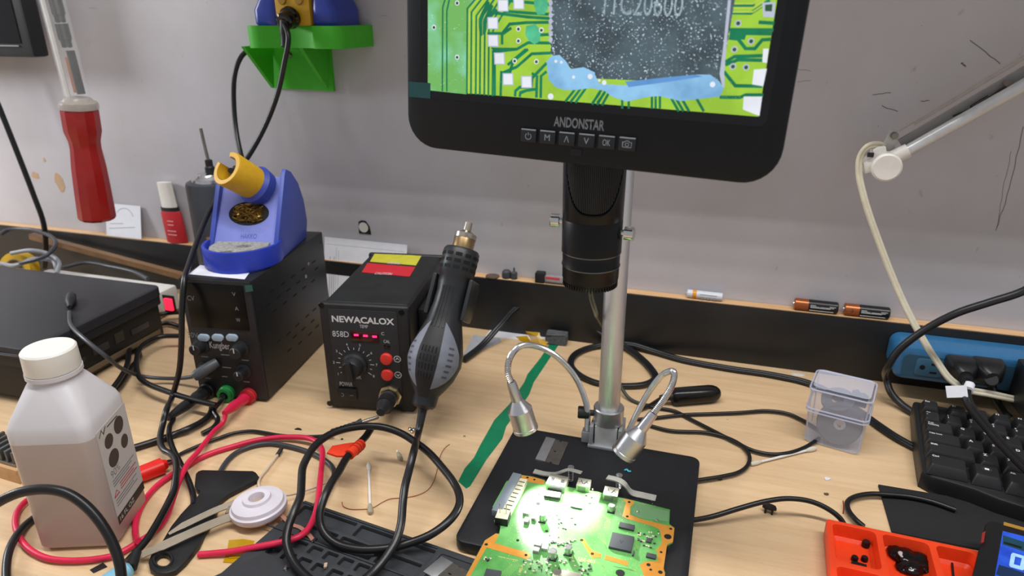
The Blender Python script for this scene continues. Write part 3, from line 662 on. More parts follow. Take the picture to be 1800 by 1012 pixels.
# flux along the bottom of the chip and the bottom traces
for x in (900, 928, 955, 1045, 1072, 1098): sline(E_DARK, .06, [(x, 548+(x-900)*.1), (x+35, 505), (x+60, 470)], 1.6, c6)
for x in (5, 30): sline(E_DARK, .06, [(x, 555), (x+40, 500)], 1.6, c7)
for x in (165, 200, 325, 345, 368): sline(E_DARK, .06, [(x, 585), (x, 510)], 1.5, c7)
for x in (470, 495, 525, 605): sline(E_DARK, .06, [(x, 600), (x-40, 530)], 1.6, c7)
spoly(E_FLUX, .16, [(800, 330), (830, 300), (870, 296), (905, 330), (930, 372), (1000, 362), (1060, 390), (1065, 470), (960, 485), (900, 485), (850, 470), (812, 430)], c6)
spoly(E_FLUX, .17, [(-20, 370), (15, 395), (40, 450), (200, 462), (420, 415), (560, 402), (640, 402), (690, 440), (712, 480), (690, 520), (560, 535), (480, 545), (370, 518), (300, 522), (190, 548), (110, 520), (70, 490), (0, 475)], c7)
spoly(E_FLU2, .18, [(180, 440), (420, 415), (560, 402), (600, 412), (420, 440), (200, 470)], c7)
for x, y, r, c in ((850, 330, 8, c6), (946, 415, 8, c6), (1035, 412, 13, c6), (652, 455, 13, c7), (68, 445, 12, c7), (42, 433, 7, c7), (880, 335, 7, c6)): sdot(E_WHT, .2, x, y, r, c)
SRC = {}
bmS = None; mats_ = []
scr = BM()
for m, b, n in scr_l:
    if m not in mats_: mats_.append(m)
    for f in b.faces: f.material_index = mats_.index(m)
    me = bpy.data.meshes.new('t'); b.to_mesh(me); b.free(); scr.from_mesh(me); bpy.data.meshes.remove(me)
part('screen_picture', scr, mats_, mic, 'lit screen showing a magnified chip with blue flux', kind='stuff')
part('corner_film', frect(BM(), SC, (719, 170), (757, 146), .25, .35), mat('teal corner film', '1f4a4c', .25), mic, 'teal protective film tab')
textp('ANDONSTAR', SC, (973, 222), (1063, 212), mat('grey logo', '6f747b', .5), mic, 'logo', n=-.1, bold=.02)
BK = mat('button black', '1a1d22', .35)
for i, t in enumerate(('pw', 'M', 'Λ', 'V', 'OK', 'cam')):
    x = -32.5+i*13.24; y = -91.8+i*.16
    k = part('menu_button', B(x-5.5, x+5.5, y-4.2, y+4.2, -.6, 1.6, .8, SC.M()), BK, mic)
    part('button_edge', B(x-5.0, x+5.0, y+3.6, y+4.3, .8, 1.75, 0, SC.M()), mat('edge grey', '8c9197', .35), k)
    GB = mat('button mark', '8a9099', .5); M = SC.M(x, y, 1.7)
    if t == 'pw':
        part('power_symbol', strokes(BM(), [[(2*math.sin(a), 2*math.cos(a)-.3) for a in [.6+i*(2*PI-1.2)/16 for i in range(17)]], [(0, .3), (0, 2.3)]], .45, 0, M), GB, k)
    elif t == 'cam':
        part('camera_symbol', strokes(BM(), [[(-2.8, -1.8), (2.8, -1.8), (2.8, 1.4), (1.4, 1.4), (.8, 2.2), (-.9, 2.2), (-1.5, 1.4), (-2.8, 1.4), (-2.8, -1.8)], [(1.1*math.cos(a), 1.1*math.sin(a)-.2) for a in [i*PI/6 for i in range(13)]]], .4, 0, M), GB, k)
    else: part('button_letter', text_bm(t, SC.M(x, y-2, 1.7), h=3.9 if t != 'OK' else 4, w=5 if t == 'OK' else None, align='c'), GB, k)
part('infrared_window', frect(BM(), SC, (1002, 273), (1023, 263), -.3, .1, 0, .8), GLOSS, mic)
# gooseneck lamps
def resample(P, step):
    out = [P[0]]; d = 0.
    for a, b in zip(P, P[1:]):
        L = (b-a).length
        while d+L >= step:
            a = a+(b-a).normalized()*(step-d); L = (b-a).length; out.append(a.copy()); d = 0.
        d += L
    return out
LENS = mat('lamp lens', 'fff8ea', .2, emit=12.)
BZ0 = 22.
def lamp(path, aimpt, tip, power, lb, hl=46.):
    ha_ = (V(tip)-V(path[-1])); hl = ha_.length-1; ha_.normalize(); P = smoothpath(path, 14); d = (V(aimpt)-V(tip)).normalized(); M = AX(V(tip)-ha_*hl, V(tip))
    P = [q for q in P]; P = resample(P, .75)
    part('gooseneck', sweep(BM(), P, circ(3.0, 12), scales=[1. if i % 2 else .86 for i in range(len(P))]), STEEL, mic, smooth=20)
    h = part('lamp_head', lathe(BM(), [(0, -2), (3.6, -2), (4.2, 0), (5.0, hl*.33), (5.0, hl*.35), (11, hl*.55), (11, hl-4), (11.4, hl-3.5), (11.4, hl-.8), (10.6, hl), (9.6, hl), (9.6, hl-2)], 40, M), ALU, mic, lb, smooth=20)
    part('lamp_lens', lathe(BM(), [(0, hl-1.5), (9.6, hl-1.5)], 30, M), LENS, h)
    l = bpy.data.lights.new('lamp_led', 'SPOT'); l.energy = power; l.spot_size = math.radians(58); l.spot_blend = .8; l.shadow_soft_size = .004; l.color = (1, .99, .94)
    o = bpy.data.objects.new('lamp_led', l); COL.objects.link(o); o.location = (V(tip)+ha_*1.2)*MM; o.rotation_euler = d.to_track_quat('-Z', 'Y').to_euler()
    return M
ltip = GD(925, 756, 620); lst = GD(899, 672, 606)
lamp([V((px_-20, py_-3, PLz)), V((px_-20, py_-3, 26)), GD(1031, 712, 683), GD(1012, 664, 672), GD(978, 626, 656), GD(942, 608, 642), GD(913, 609, 627), GD(896, 630, 614), GD(893, 655, 608), lst], G(985, 905, BZ0), ltip, 3.5, 'left silver lamp head')
rtip = GD(1094, 799, 606); rst = GD(1148, 727, 596)
lamp([V((px_+20, py_-3, PLz)), V((px_+20, py_-3, 24)), GD(1122, 722, 668), GD(1143, 685, 650), GD(1167, 657, 630), GD(1184, 653, 617), GD(1183, 672, 608), GD(1168, 700, 601), rst], G(1000, 890, BZ0), rtip, 1.5, 'right silver lamp head')
# spring clips on the plate
def clipx(lv, sx, sy, top):
    q = G(*c8(sx, sy), PLz); bmL = BM()
    P = [G(*c8(x, y), z) for x, y, z in lv]; sweep(bmL, smoothpath(P, 5), [(-3.1, -.6), (3.1, -.6), (3.1, .6), (-3.1, .6)])
    k = part('clip_lever', bmL, mat('spring steel', 'c6c6c0', .3, .5), mic, 'bent steel spring clip')
    H = [V((q.x+2.4*math.cos(a), q.y+2.4*math.sin(a), PLz+.4+(top-PLz)*i/70)) for i, a in [(i, i*2*PI/9) for i in range(71)]]
    part('clip_spring', sweep(BM(), H, circ(.45, 5)), STEEL, k)
    part('clip_screw', lathe(BM(), [(0, PLz), (1.6, PLz), (1.6, top), (3.2, top), (3, top+2), (0, top+2.4)], 16, Matrix.Translation((q.x, q.y, 0))), STEEL, k)
c8 = cr(790, 800, .2611)
clipx([(568, 108, 14), (640, 125, 14), (700, 128, 17), (755, 110, 26), (800, 96, 28), (890, 116, 28)], 815, 175, 26)
clipx([(1062, 148, 26), (1140, 168, 27), (1180, 195, 25), (1225, 250, 16), (1300, 270, 13.5), (1390, 290, 13.5)], 1138, 225, 25)
# ================================================================ circuit board
BZ = 22.; b8 = lambda x, y, z=BZ: (lambda q: (q.x, q.y))(G(*c8(x, y), z))
def PCBmat():
    N = NT('solder mask'); b = N.b
    n1 = N.noise(45, 3, .5, N.coords()); r1 = N.ramp([(.35, lin('4a8f44')), (.65, lin('69ab60'))]); N.l(n1, 0, r1, 0)
    n2 = N.noise(1500, 2, .5, N.coords()); r2 = N.ramp([(.66, (0, 0, 0, 1)), (.70, (.7, .7, .7, 1))]); N.l(n2, 0, r2, 0)
    m = N.mix((r2, 0), (r1, 0), lin('a8c88a')); N.l(m[0], m[1], b, 'Base Color'); b.inputs['Roughness'].default_value = .38; return N.m
MASK = PCBmat()
pcb = thing('circuit_board', 'green circuit board with copper edges lying under the microscope lamps', 'circuit board', (-85, -400, PLz))
outl = [(485, 132), (560, 143), (640, 165), (652, 180), (700, 195), (830, 218), (1000, 245), (1150, 285), (1185, 290), (1485, 365), (1480, 462), (1515, 488), (1505, 582), (1465, 602), (1440, 760), (1452, 790), (1430, 1050), (20, 1000), (110, 812), (238, 572), (312, 525), (335, 528), (345, 470), (300, 440), (330, 390), (290, 345), (385, 172), (460, 165)]
part('board', prism(BM(), [b8(*p) for p in outl], BZ-1.6, BZ), MASK, pcb)
for x, y in ((500, 170), (1470, 548), (150, 900), (1380, 900)): part('standoff', lathe(BM(), [(0, PLz), (3, PLz), (3, BZ-1.6), (0, BZ-1.6)], 12, Matrix.Translation((*b8(x, y), 0)).to_4x4()), STEEL, pcb)
CU = mat('gold copper pour', 'd9953f', .35, .35, var=.08)
def zone(pts): part('copper_pour', prism(BM(), [b8(*p) for p in pts], BZ, BZ+.12), CU, pcb)
def zline(pts, w, z=.12, m=None, name='copper_pour'):
    L, R = thick([b8(*p) for p in pts], w); return part(name, prism(BM(), [(q.x, q.y) for q in L]+[(q.x, q.y) for q in R[::-1]], BZ, BZ+z), m or CU, pcb)
zone([(482, 135), (560, 145), (640, 168), (636, 195), (600, 192), (500, 172), (475, 160)])
zone([(1165, 292), (1240, 306), (1242, 328), (1218, 345), (1215, 400), (1300, 432), (1500, 480), (1515, 490), (1505, 582), (1465, 600), (1442, 760), (1450, 800), (1430, 1040), (1370, 1040), (1300, 780), (1280, 740), (1320, 715), (1400, 712), (1400, 650), (1390, 640), (1425, 600), (1430, 560), (1415, 500), (1380, 480), (1190, 425), (1165, 405), (1180, 345), (1190, 320)])
zone([(312, 527), (335, 530), (305, 590), (420, 625), (530, 655), (545, 680), (520, 700), (420, 670), (250, 620), (130, 830), (40, 1000), (22, 998), (112, 812), (240, 573)])
zone([(875, 562), (905, 560), (945, 625), (970, 645), (1025, 665), (1020, 690), (960, 690), (940, 665), (905, 600)])
zone([(1050, 672), (1205, 715), (1200, 745), (1045, 700)])
HOLE = mat('hole dark', '101010', .9); hole0 = None
for x, y, r in ((525, 150, 10), (572, 164, 9), (597, 325, 16), (655, 510, 10), (460, 572, 10), (515, 672, 10), (890, 571, 11), (962, 663, 11), (1210, 315, 10), (1197, 412, 10), (1490, 495, 10), (1470, 548, 24), (1425, 652, 9), (1340, 737, 13), (1355, 770, 9), (1420, 787, 14), (1150, 792, 28), (248, 600, 11), (675, 540, 6), (735, 488, 5), (762, 493, 5), (785, 500, 5), (735, 553, 6), (552, 352, 5)):
    a = b8(x, y); part('drill_hole', lathe(BM(), [(0, BZ+.16), (r*.125, BZ+.16), (r*.125, BZ)], 14, Matrix.Translation((*a, 0)).to_4x4()), HOLE, pcb)
def bbox(c0, c1, c2, h, m, name, z0=BZ, bev=.3, lb=None):
    """block standing on three traced foot corners (left, right, far right): c1->c0 and c1->c2 are its sides"""
    p0, p1, p2 = [V((*b8(*c), 0)) for c in (c0, c1, c2)]
    ee = (p1-p0); gg = (p2-p1); gg = gg-ee*(gg.dot(ee)/ee.length_squared)
    M = frame(p0, ee, gg); return part(name, B(0, ee.length, 0, gg.length, z0, z0+h, bev, M), m, pcb, lb), M, ee.length, gg.length
CHIP_ = mat('chip grey', '43464a', .45, var=.1); CHIPL = mat('chip label grey', '6a6e72', .5); TIN = mat('tinned steel', 'c5c3b4', .35, .9, var=.1); CREAM = mat('cream plastic', 'cfcbb2', .5)
_c, M, a, b2 = bbox((1070, 628), (1222, 662), (1236, 560), 2.4, CHIP_, 'processor_chip', lb='large square dark chip')
part('chip_mark', text_bm('V', M @ Matrix.Translation((a*.4, b2*.35, BZ+2.5)), h=4), mat('chip mark', '2c2e30', .6), _c)
bbox((1138, 492), (1240, 515), (1252, 482), 2.0, CHIP_, 'memory_chip'); bbox((1322, 690), (1388, 706), (1396, 680), 1.8, CHIP_, 'small_chip')
bbox((1322, 588), (1358, 596), (1362, 568), 1.5, CHIP_, 'small_chip'); bbox((815, 352), (895, 368), (908, 320), 1.5, CHIPL, 'controller_chip'); bbox((1228, 680), (1240, 683), (1246, 655), 2, CHIP_, 'small_chip')
bbox((225, 845), (330, 862), (352, 790), 2, CHIP_, 'flat_chip'); bbox((690, 830), (880, 862), (885, 800), 1.4, TIN, 'shield_can')
_c, M, a, b2 = bbox((634, 290), (745, 308), (756, 270), 3.2, mat('transformer black', '2b2e34', .5), 'transformer')
part('top_label', B(.8, a-.8, .8, b2-.6, BZ+3.2, BZ+3.35, 0, M), mat('pale print', 'c9ccda', .5), _c)
pn = BM()
for i in range(12): rbox(pn, .6+i*(a-1.6)/11, 1.1+i*(a-1.6)/11, -1.1, .2, BZ, BZ+1.4, 0, M)
part('pins', pn, TIN, _c, kind='stuff')
_c, M, a, b2 = bbox((648, 232), (775, 258), (808, 190), 7, TIN, 'video_connector', lb='metal video socket with two spring tabs')
for f in (.25, .78): part('spring_tab', B(a*f-1.4, a*f+1.4, b2*.35, b2*.6, BZ+7, BZ+7.6, .2, M), mat('tab dark', '55565a', .4, .8), _c)
part('pin_row', B(2, a-3, -1.2, .2, BZ, BZ+2, 0, M), mat('pin dark', '3a3c3c', .5), _c)
for c in (((852, 238), (940, 254), (968, 205)), ((1030, 300), (1128, 318), (1148, 262))):
    _c, M, a, b2 = bbox(*c, 6.2, TIN, 'usb_socket', lb='small metal USB socket')
    part('spring_mark', strokes(BM(), [[(a*.25, b2*.75), (a*.45, b2*.3), (a*.55, b2*.3), (a*.75, b2*.75)], [(a*.15, b2*.4), (a*.35, b2*.6)], [(a*.65, b2*.6), (a*.85, b2*.4)]], .7, BZ+6.3, M), mat('tab dark', '55565a', .4, .8), _c)
    part('socket_back', B(a*.12, a*.72, -.25, .2, BZ+.6, BZ+5, 0, M), mat('insert grey', '7d8278', .5), _c)
# disc drive style slot connector at the left edge
_c, M, a, b2 = bbox((300, 400), (405, 425), (530, 200), 6, CREAM, 'slot_connector', lb='long cream slot connector with a grey back shell')
part('back_shell', B(-1, a*.52, -3, b2+4, BZ+1, BZ+7.2, .6, M), mat('blue grey shell', '7f8a95', .4, .3), _c)
for i in range(8): part('slot_gap', B(a*.55, a*.95, b2*(.06+i*.117), b2*(.06+i*.117)+1.1, BZ+5.9, BZ+6.08, 0, M), mat('gap dark', '2a2b2a', .8), _c)
_c, M, a, b2 = bbox((305, 468), (392, 482), (415, 420), 7, mat('header black', '1e1f20', .5), 'pin_header')
part('header_top', B(.3, a-.3, .3, b2-.3, BZ+7, BZ+7.4, 0, M), CREAM, _c)
for f in (.25, .75): part('pin', B(a*f-.35, a*f+.35, b2*.6-.35, b2*.6+.35, BZ+7, BZ+17, .1, M), TIN, _c)
CAPM = mat('capacitor sleeve', 'c9ccc8', .25, .85)
for x, y, r, h in ((627, 440, 3.0, 7), (1090, 375, 2.9, 6), (693, 690, 3.4, 7), (800, 660, 3.1, 6.5)):
    a = b8(x, y); M = Matrix.Translation((*a, BZ)).to_4x4(); k = part('capacitor', lathe(BM(), [(0, 1), (r, 1), (r, h), (r-.3, h+.3), (0, h+.3)], 24, M), CAPM, pcb, 'round aluminium capacitor')
    part('cap_base', B(-r-.2, r+.2, -r-.2, r+.2, 0, 1.2, .2, M), BLK, k)
    part('cap_mark', prism(BM(), [(r*.9*math.cos(t), r*.9*math.sin(t)) for t in [.5+i*.2 for i in range(9)]], h+.32, h+.36, M), mat('cap mark', '4c4f50', .5), k)
for c in (((490, 405), (535, 412), (545, 375)), ((498, 462), (528, 468), (536, 435)), ((548, 440), (574, 446), (580, 415)), ((568, 620), (615, 630), (628, 590)), ((618, 645), (660, 652), (668, 615)), ((560, 660), (600, 668), (606, 640))):
    bbox(*c, 3.0, mat('inductor grey', '9a9d96', .45), 'inductor')
random.seed(7)
sm = BM(); sd2 = BM()
spots = [(random.uniform(1265, 1410), random.uniform(515, 630)) for _ in range(26)]+[(random.uniform(660, 850), random.uniform(565, 610)) for _ in range(26)]+[(random.uniform(500, 960), random.uniform(700, 800)) for _ in range(60)]+[(525, 292), (545, 290), (520, 325), (600, 262)]+[(random.uniform(700, 850), random.uniform(400, 500)) for _ in range(8)]+[(random.uniform(880, 1040), random.uniform(230, 330)) for _ in range(10)]+[(random.uniform(230, 280), random.uniform(680, 720)) for _ in range(8)]
for x, y in spots:
    a = b8(x, y); M = RZ((*a, BZ), random.choice((12, 102))); rbox(sm if random.random() < .6 else sd2, -.9, .9, -.5, .5, 0, .8, 0, M)
part('chip_components', sm, CREAM, pcb, kind='stuff'); part('chip_resistors', sd2, CHIP_, pcb, kind='stuff')
trc = BM()
def tl_(pts, w=.28): strokes(trc, [[b8(*p) for p in pts]], w, BZ+.06, I4)
for i in range(7): tl_([(985-i*14, 410+i*4), (1030-i*10, 450), (1005-i*10, 500), (950, 520+i*2)]); tl_([(1010+i*9, 395), (1060+i*4, 430), (1040+i*6, 500)])
for i in range(5): tl_([(1000+i*10, 520), (1010+i*9, 560), (1060, 610+i*8)]); tl_([(840+i*16, 260), (850+i*14, 290), (838+i*14, 305)]); tl_([(440-i*14, 700), (470-i*14, 740), (400-i*18, 812)]); tl_([(1100+i*12, 745+i*3), (1180+i*10, 765), (1260, 770+i*6)])
for i in range(4): tl_([(1100, 520+i*14), (1070, 540+i*14)]); tl_([(1245+i*10, 500), (1250+i*8, 600), (1262, 640)]); tl_([(940+i*9, 700), (1000+i*8, 730), (1060, 760+i*8)])
random.seed(21)
for i in range(90):
    x, y = random.uniform(420, 1380), random.uniform(330, 860); L = random.uniform(25, 90); a = random.choice((.27, .27+PI/2, -.5, 1.1)); tl_([(x, y), (x+L*math.cos(a), y+L*math.sin(a)*.8), (x+L*math.cos(a)+random.uniform(-25, 25), y+L*math.sin(a)*.8+random.uniform(5, 25))], .22)
via = BM()
for i in range(230):
    a = b8(random.uniform(380, 1400), random.uniform(300, 880)); lathe(via, [(0, BZ+.09), (.42, BZ+.09)], 6, Matrix.Translation((*a, 0)).to_4x4())
part('board_vias', via, mat('via pale', 'b9c79a', .35, .4), pcb, kind='stuff')
part('board_traces', trc, mat('trace green', '86bf62', .4), pcb, kind='stuff')
SILK = mat('silk yellow', 'ecd98a', .5)
F_b = Face((0, 0, BZ), (1, 0, 0), (0, 1, 0))
def silk(s, q, q2, h, rot=None):
    p0 = V((*b8(*q), BZ+.1)); p1 = V((*b8(*q2), BZ+.1)); part('board_lettering', text_bm(s, frame(p0, p1-p0, (p1-p0).cross(V((0, 0, 1)))*-1), w=(p1-p0).length, h=h), SILK, pcb)
silk('SAE-003', (862, 705), (978, 728), 3.4); silk('1-982-A', (478, 806), (500, 740), 2.2); silk('MADE IN CHINA', (330, 685), (462, 712), 1.2); silk('A', (808, 690), (832, 695), 2.4)
part('clear_tape', prism(BM(), [b8(*p) for p in ((1245, 318), (1480, 378), (1472, 448), (1290, 425), (1230, 400))], BZ+.1, BZ+.16), mat('dull clear film', '6f9a6c', .25), pcb, 'dull film over the right corner')
for x, y in ((1270, 382), (1400, 437)): a = b8(x, y); part('solder_dot', lathe(BM(), [(1.4, BZ), (1.1, BZ+.7), (0, BZ+1)], 12, Matrix.Translation((*a, 0)).to_4x4()), STEEL, pcb)
# razor blade on the plate
def razor(pts, z, label, zt=.5):
    P = [G(x, y, z) for x, y in pts]       # back-left, back-right, front-right, front-left
    t = thing('razor_blade', label, 'razor blade', ((P[0]+P[2])/2).to_tuple(), group='loose razor blades')
    E_ = (P[1]-P[0]); D_ = (P[3]-P[0]); fr_ = lambda u, v: ((P[0]+E_*u+D_*v).x, (P[0]+E_*u+D_*v).y)
    part('blade', prism(BM(), [fr_(u, v) for u, v in ((.3, 0), (1, 0), (1, .0), (.52, 0), (1, .04), (1, 1), (.78, 1), (.76, .95), (.68, .95), (.66, 1), (.3, 1))][0:1]+[fr_(u, v) for u, v in ((.6, 0), (.62, .05), (.7, .05), (.72, 0), (1, 0), (1, 1), (.72, 1), (.7, .95), (.62, .95), (.6, 1), (.3, 1))], z, z+zt, holes=[[fr_(.62+.06*math.cos(a), .5+.03*math.sin(a)) for a in [i*PI/6 for i in range(12)]]]), DSTEEL, t)
    part('spine', prism(BM(), [fr_(u, v) for u, v in ((0, 0), (.42, 0), (.42, 1), (0, 1))], z, z+zt+.8, bev=.2), mat('spine steel', 'b5b7bb', .4, .9), t, 'folded grey spine')
razor([(960, 769), (999, 778), (981, 815), (941, 808)], PLz, 'single-edge razor blade lying on the black microscope plate near pole')
single('blue_crumb', 'small turquoise crumb on the black plate by the right lamp', 'crumb', tube(BM(), [G(x, y, PLz+.8) for x, y in ((1098, 826), (1102, 825), (1105, 828), (1109, 828))], .8, 6, 3), mat('turquoise', '4fb4c4', .5))
# ================================================================ things on the wall, left
wm = thing('wall_monitor', 'small black monitor at the left end of the wall, its corner in view', 'monitor', (-1120, -30, 357))
part('housing', B(-1290, -957, -48, -22, 357, 560, 5), BLK, wm)
part('screen', B(-1272, -974, -49, -47.5, 376, 545, .3), mat('dead screen', '17181a', .1), wm)
part('bezel_line', B(-1272, -979, -50, -48.6, 371.5, 373.5, .2), mat('bezel grey line', '85878c', .4), wm)
part('wall_mount', B(-1160, -1080, -22, WALLY-.5, 420, 500, 2), BLK, wm)
# screwdriver hanging by its bit tube
cS = cr(0, 0, .4447); SY = -110.
tp = GY(*cS(232, 0), SY)+V((-14, 0, 70)); tb = GY(*cS(306, 385), SY); hb_ = GY(*cS(386, 864), SY)
ax_ = (hb_-tb).normalized(); L_ = (hb_-tb).length; A_ = AX(tb, hb_)
sd_ = thing('bit_screwdriver', 'red-handled screwdriver with bits in its clear shaft, hanging at the left', 'screwdriver', hb_)
r_ = 23.
REDH = mat('clear dark red plastic', '96100e', .3, var=.15, scale=30, coat=.3)
part('handle', lathe(BM(), [(0, 14), (r_-.5, 14), (r_, 18), (r_, L_*.26), (r_-3.5, L_*.34), (r_-4, L_*.40), (r_-1.5, L_*.55), (r_, L_*.75), (r_+1.2, L_-4), (r_-1, L_-.5), (0, L_)], 12, A_), REDH, sd_, smooth=20)
fd = (CAM-tb); fd = (fd-ax_*fd.dot(ax_)).normalized()
for y in (450, 505):
    c = GY(*cS(290, y), SY)+fd*(r_-1); part('grip_dimple', lathe(BM(), [(0, .8), (3.5, .8), (5.2, 0), (0, -.5)], 18, AX(c, c+fd)), mat('dark red dimple', '5d0d0c', .4), sd_)
part('collar', lathe(BM(), [(0, 0), (15, 0), (18, 4), (r_-.5, 6), (r_+.3, 9), (r_+.3, 14.5), (0, 15)], 28, A_), mat('frosted collar', 'b5aca4', .3, trans=.3, var=.1), sd_, 'frosted clear collar')
CLR = mat('clear shaft plastic', 'e6e8ea', .12, trans=.0, alpha=.09, var=.0)
tu = AX(tp, tb); Lt = (tb-tp).length
part('clear_shaft', lathe(BM(), [(15, 0), (15, Lt+3), (14.2, Lt+3), (14.2, 0), (15, 0)], 24, tu), CLR, sd_, 'clear tube')
BIT = mat('dark bit steel', '22241f', .35, .7, var=.3, scale=60); rr_ = tu.to_3x3() @ V((1, 0, 0))
part('shaft_core', lathe(BM(), [(0, 4), (3, 4), (3, Lt), (0, Lt)], 6, tu @ Matrix.Translation((10.5, -4, 0))), mat('pale edge strip', 'c9c7c4', .4), sd_)
for i in range(5):
    for s in (-4.5, 4.5):
        z0 = i*30+8 if i else 6
        if Lt-62 < z0 < Lt-20: continue
        if z0+27 > Lt: continue
        part('driver_bit', lathe(BM(), [(0, z0), (4.6, z0), (4.6, z0+18), (3.2, z0+21), (3, z0+28), (0, z0+29)], 6, tu @ Matrix.Translation((s-4, 1, 0))), BIT, sd_, smooth=20)
part('copper_bit', lathe(BM(), [(0, Lt-50), (4.6, Lt-50), (4.6, Lt-6), (0, Lt-5)], 12, tu @ Matrix.Translation((3, 5, 0))), COPPER, sd_, 'copper-coloured bit')
part('dark_bit', lathe(BM(), [(0, Lt-58), (5, Lt-58), (5, Lt-4), (0, Lt-4)], 8, tu @ Matrix.Translation((-6, 2, 0))), BIT, sd_)
hk = GY(*cS(232, 0), SY)+V((-14, 0, 70))
part('hanging_hook', tube(BM(), [V((hk.x, WALLY-1, hk.z+10)), V((hk.x, -40, hk.z+14)), V((hk.x, SY, hk.z+14)), V((hk.x, SY, hk.z-4))], 3, 8, 5), STEEL, sd_)
# iron base unit in its green wall bracket
cB = cr(380, 0, .1976); BY = -62.
q0 = GY(*cB(237, 215), BY); q1 = GY(*cB(1108, 245), BY); zt = (q0.z+q1.z)/2; zb = GY(*cB(400, 428), BY).z
GRN = mat('green printed plastic', '3fb51f', .5, var=.05, bump=.3, bscale=1500)
gb = thing('green_bracket', 'bright green printed bracket screwed to the wall under the blue iron unit', 'bracket', ((q0.x+q1.x)/2, -20, zb))
xl, xr = q0.x, q1.x; w_ = xr-xl
fx = lambda u: xl+w_*u
shelfp = [(fx(0), WALLY-1), (fx(0), BY+12)]+[(fx(.0)+12-12*math.cos(t), BY+12-12*math.sin(t)) for t in (.4, .8, 1.2, 1.57)]+[(fx(.15), BY), (fx(.2), BY+4), (fx(.3), BY+12), (fx(.42), BY+14), (fx(.6), BY+14), (fx(.68), BY+9), (fx(.71), BY+1), (fx(.74), BY)]+[(fx(1)-12+12*math.sin(t), BY+12-12*math.cos(t)) for t in (0, .4, .8, 1.2, 1.57)]+[(fx(1), WALLY-1)]
part('shelf', prism(BM(), shelfp, zb, zt, bev=.6), GRN, gb)
pl = GY(*cB(565, 785), WALLY-5); pr = GY(*cB(1040, 812), WALLY-5); tl2 = GY(*cB(460, 440), WALLY-5)
part('back_plate', prism(BM(), [(pl.x-10, pl.z), (pr.x+1, pl.z-2), (pr.x+1, zb+2), (tl2.x, zb+2)], 0, 5, frame(V((0, WALLY-.2, 0)), (1, 0, 0), (0, 0, 1))), GRN, gb)
for x in (tl2.x+6, pr.x-4): part('gusset', prism(BM(), [(0, 0), (60, 0), (8, -(zb-pl.z))], -2.5, 2.5, frame(V((x, WALLY-5, zb+1)), (0, -1, 0), (0, 0, 1))), GRN, gb)
for q in ((655, 490), (852, 507)):
    p = GY(*cB(*q), WALLY-5.5); part('mounting_screw', lathe(BM(), [(0, 2.6), (2, 2.6), (3.2, 1.6), (3.8, 0), (0, 0)], 16, AX(p, p+V((0, -1, 0)))), DSTEEL, gb)
iu = thing('soldering_station_unit', 'blue soldering unit with a yellow front standing in the green wall bracket', 'soldering station', ((xl+xr)/2, -25, zt))
yl0, yl1 = GY(*cB(512, 200), -60).x, GY(*cB(818, 200), -60).x
part('yellow_front', B(yl0, yl1, -54, 8, zt, zt+120, 2), YEL, iu)
for s, xa, xb in ((-1, GY(*cB(298, 200), -60).x, yl0), (1, yl1, GY(*cB(1040, 220), -60).x)):
    m0, m1 = min(xa, xb), max(xa, xb); ins = 8
    o0, o1 = (m0+ins, m1) if s < 0 else (m0, m1-ins)
    part('blue_side', loft(BM(), [(zt, m0+2, m1, -52, 10, 8), (zt+3, m0, m1, -54, 10, 9), (zt+18, m0, m1, -54, 10, 9), (zt+32, o0-1, o1+1, -51, 10, 9), (zt+44, o0, o1, -50, 10, 9), (zt+120, o0, o1, -50, 10, 9)]), mat('unit blue', '2b3fa0', .32, var=.06), iu, 'blue side shell')
pc = GY(*cB(665, 150), -56)
part('connector', lathe(BM(), [(0, 0), (13, 0), (13, 5), (11, 7), (10.5, 16), (8, 18), (0, 18)], 24, AX(pc, pc+V((0, -1, -.35)))), GLOSS, iu, 'round black cable connector')
for x in (585, 735): p = GY(*cB(x, -2), -54.5); part('front_button', lathe(BM(), [(0, 1.6), (5, 1.6), (6, 0)], 16, AX(p, p+V((0, -1, 0)))), mat('ochre button', '9c7616', .5), iu)
# papers, card, sticker
pA, pB2 = GY(571, 416, 12), GY(716, 430, 12)
sh = thing('leaning_sheet', 'white printed sheet leaning on the ledge behind the hot-air station', 'paper', ((pA.x+pB2.x)/2, -12, 0))
shF = Face(V((pA.x, -14, 0)), (1, 0, 0), V((0, 26, pA.z)))
Ls = V((0, 26, pA.z)).length; Ws = pB2.x-pA.x
part('sheet', B(0, Ws, 0, Ls, 0, .5, 0, shF.M()), PAPER, sh)
part('border_lines', strokes(BM(), [[(4, Ls-10), (Ws-4, Ls-10)], [(24, 6), (24, Ls-18)], [(20, Ls-14), (20, 30)]], .5, .6, shF.M()), mat('faint print', '9c9ca4', .7), sh)
part('lettering', text_bm('TOP BOX SHEET', frame(shF.at(16, 12, .6), shF.u, -shF.e), h=3.2), mat('faint print', '9c9ca4', .7), sh) if 0 else None
part('text_block', strokes(BM(), [[(10+i*3.4, 22+(i % 3)*5), (10+i*3.4, Ls-28-(i % 2)*8)] for i in range(3)], 1.1, .6, shF.M()), mat('faint print', '9c9ca4', .7), sh, kind='stuff')
ca_ = [GY(x, y, 6) for x, y in ((190, 410), (251, 417), (254, 366), (196, 362))]
cdF = Face(V((ca_[0].x, 3, 78.3)), (1, 0, 0), V((0, 11, ca_[2].z-78)))
Lc = V((0, 11, ca_[2].z-78)).length; Wc = ca_[1].x-ca_[0].x
cdT = thing('drawing_card', 'white card with a faint arc drawing leaning on the ledge', 'card', (ca_[0].x+Wc/2, 6, 78))
part('card', B(0, Wc, 0, Lc, 0, .6, 0, cdF.M()), PAPER, cdT)
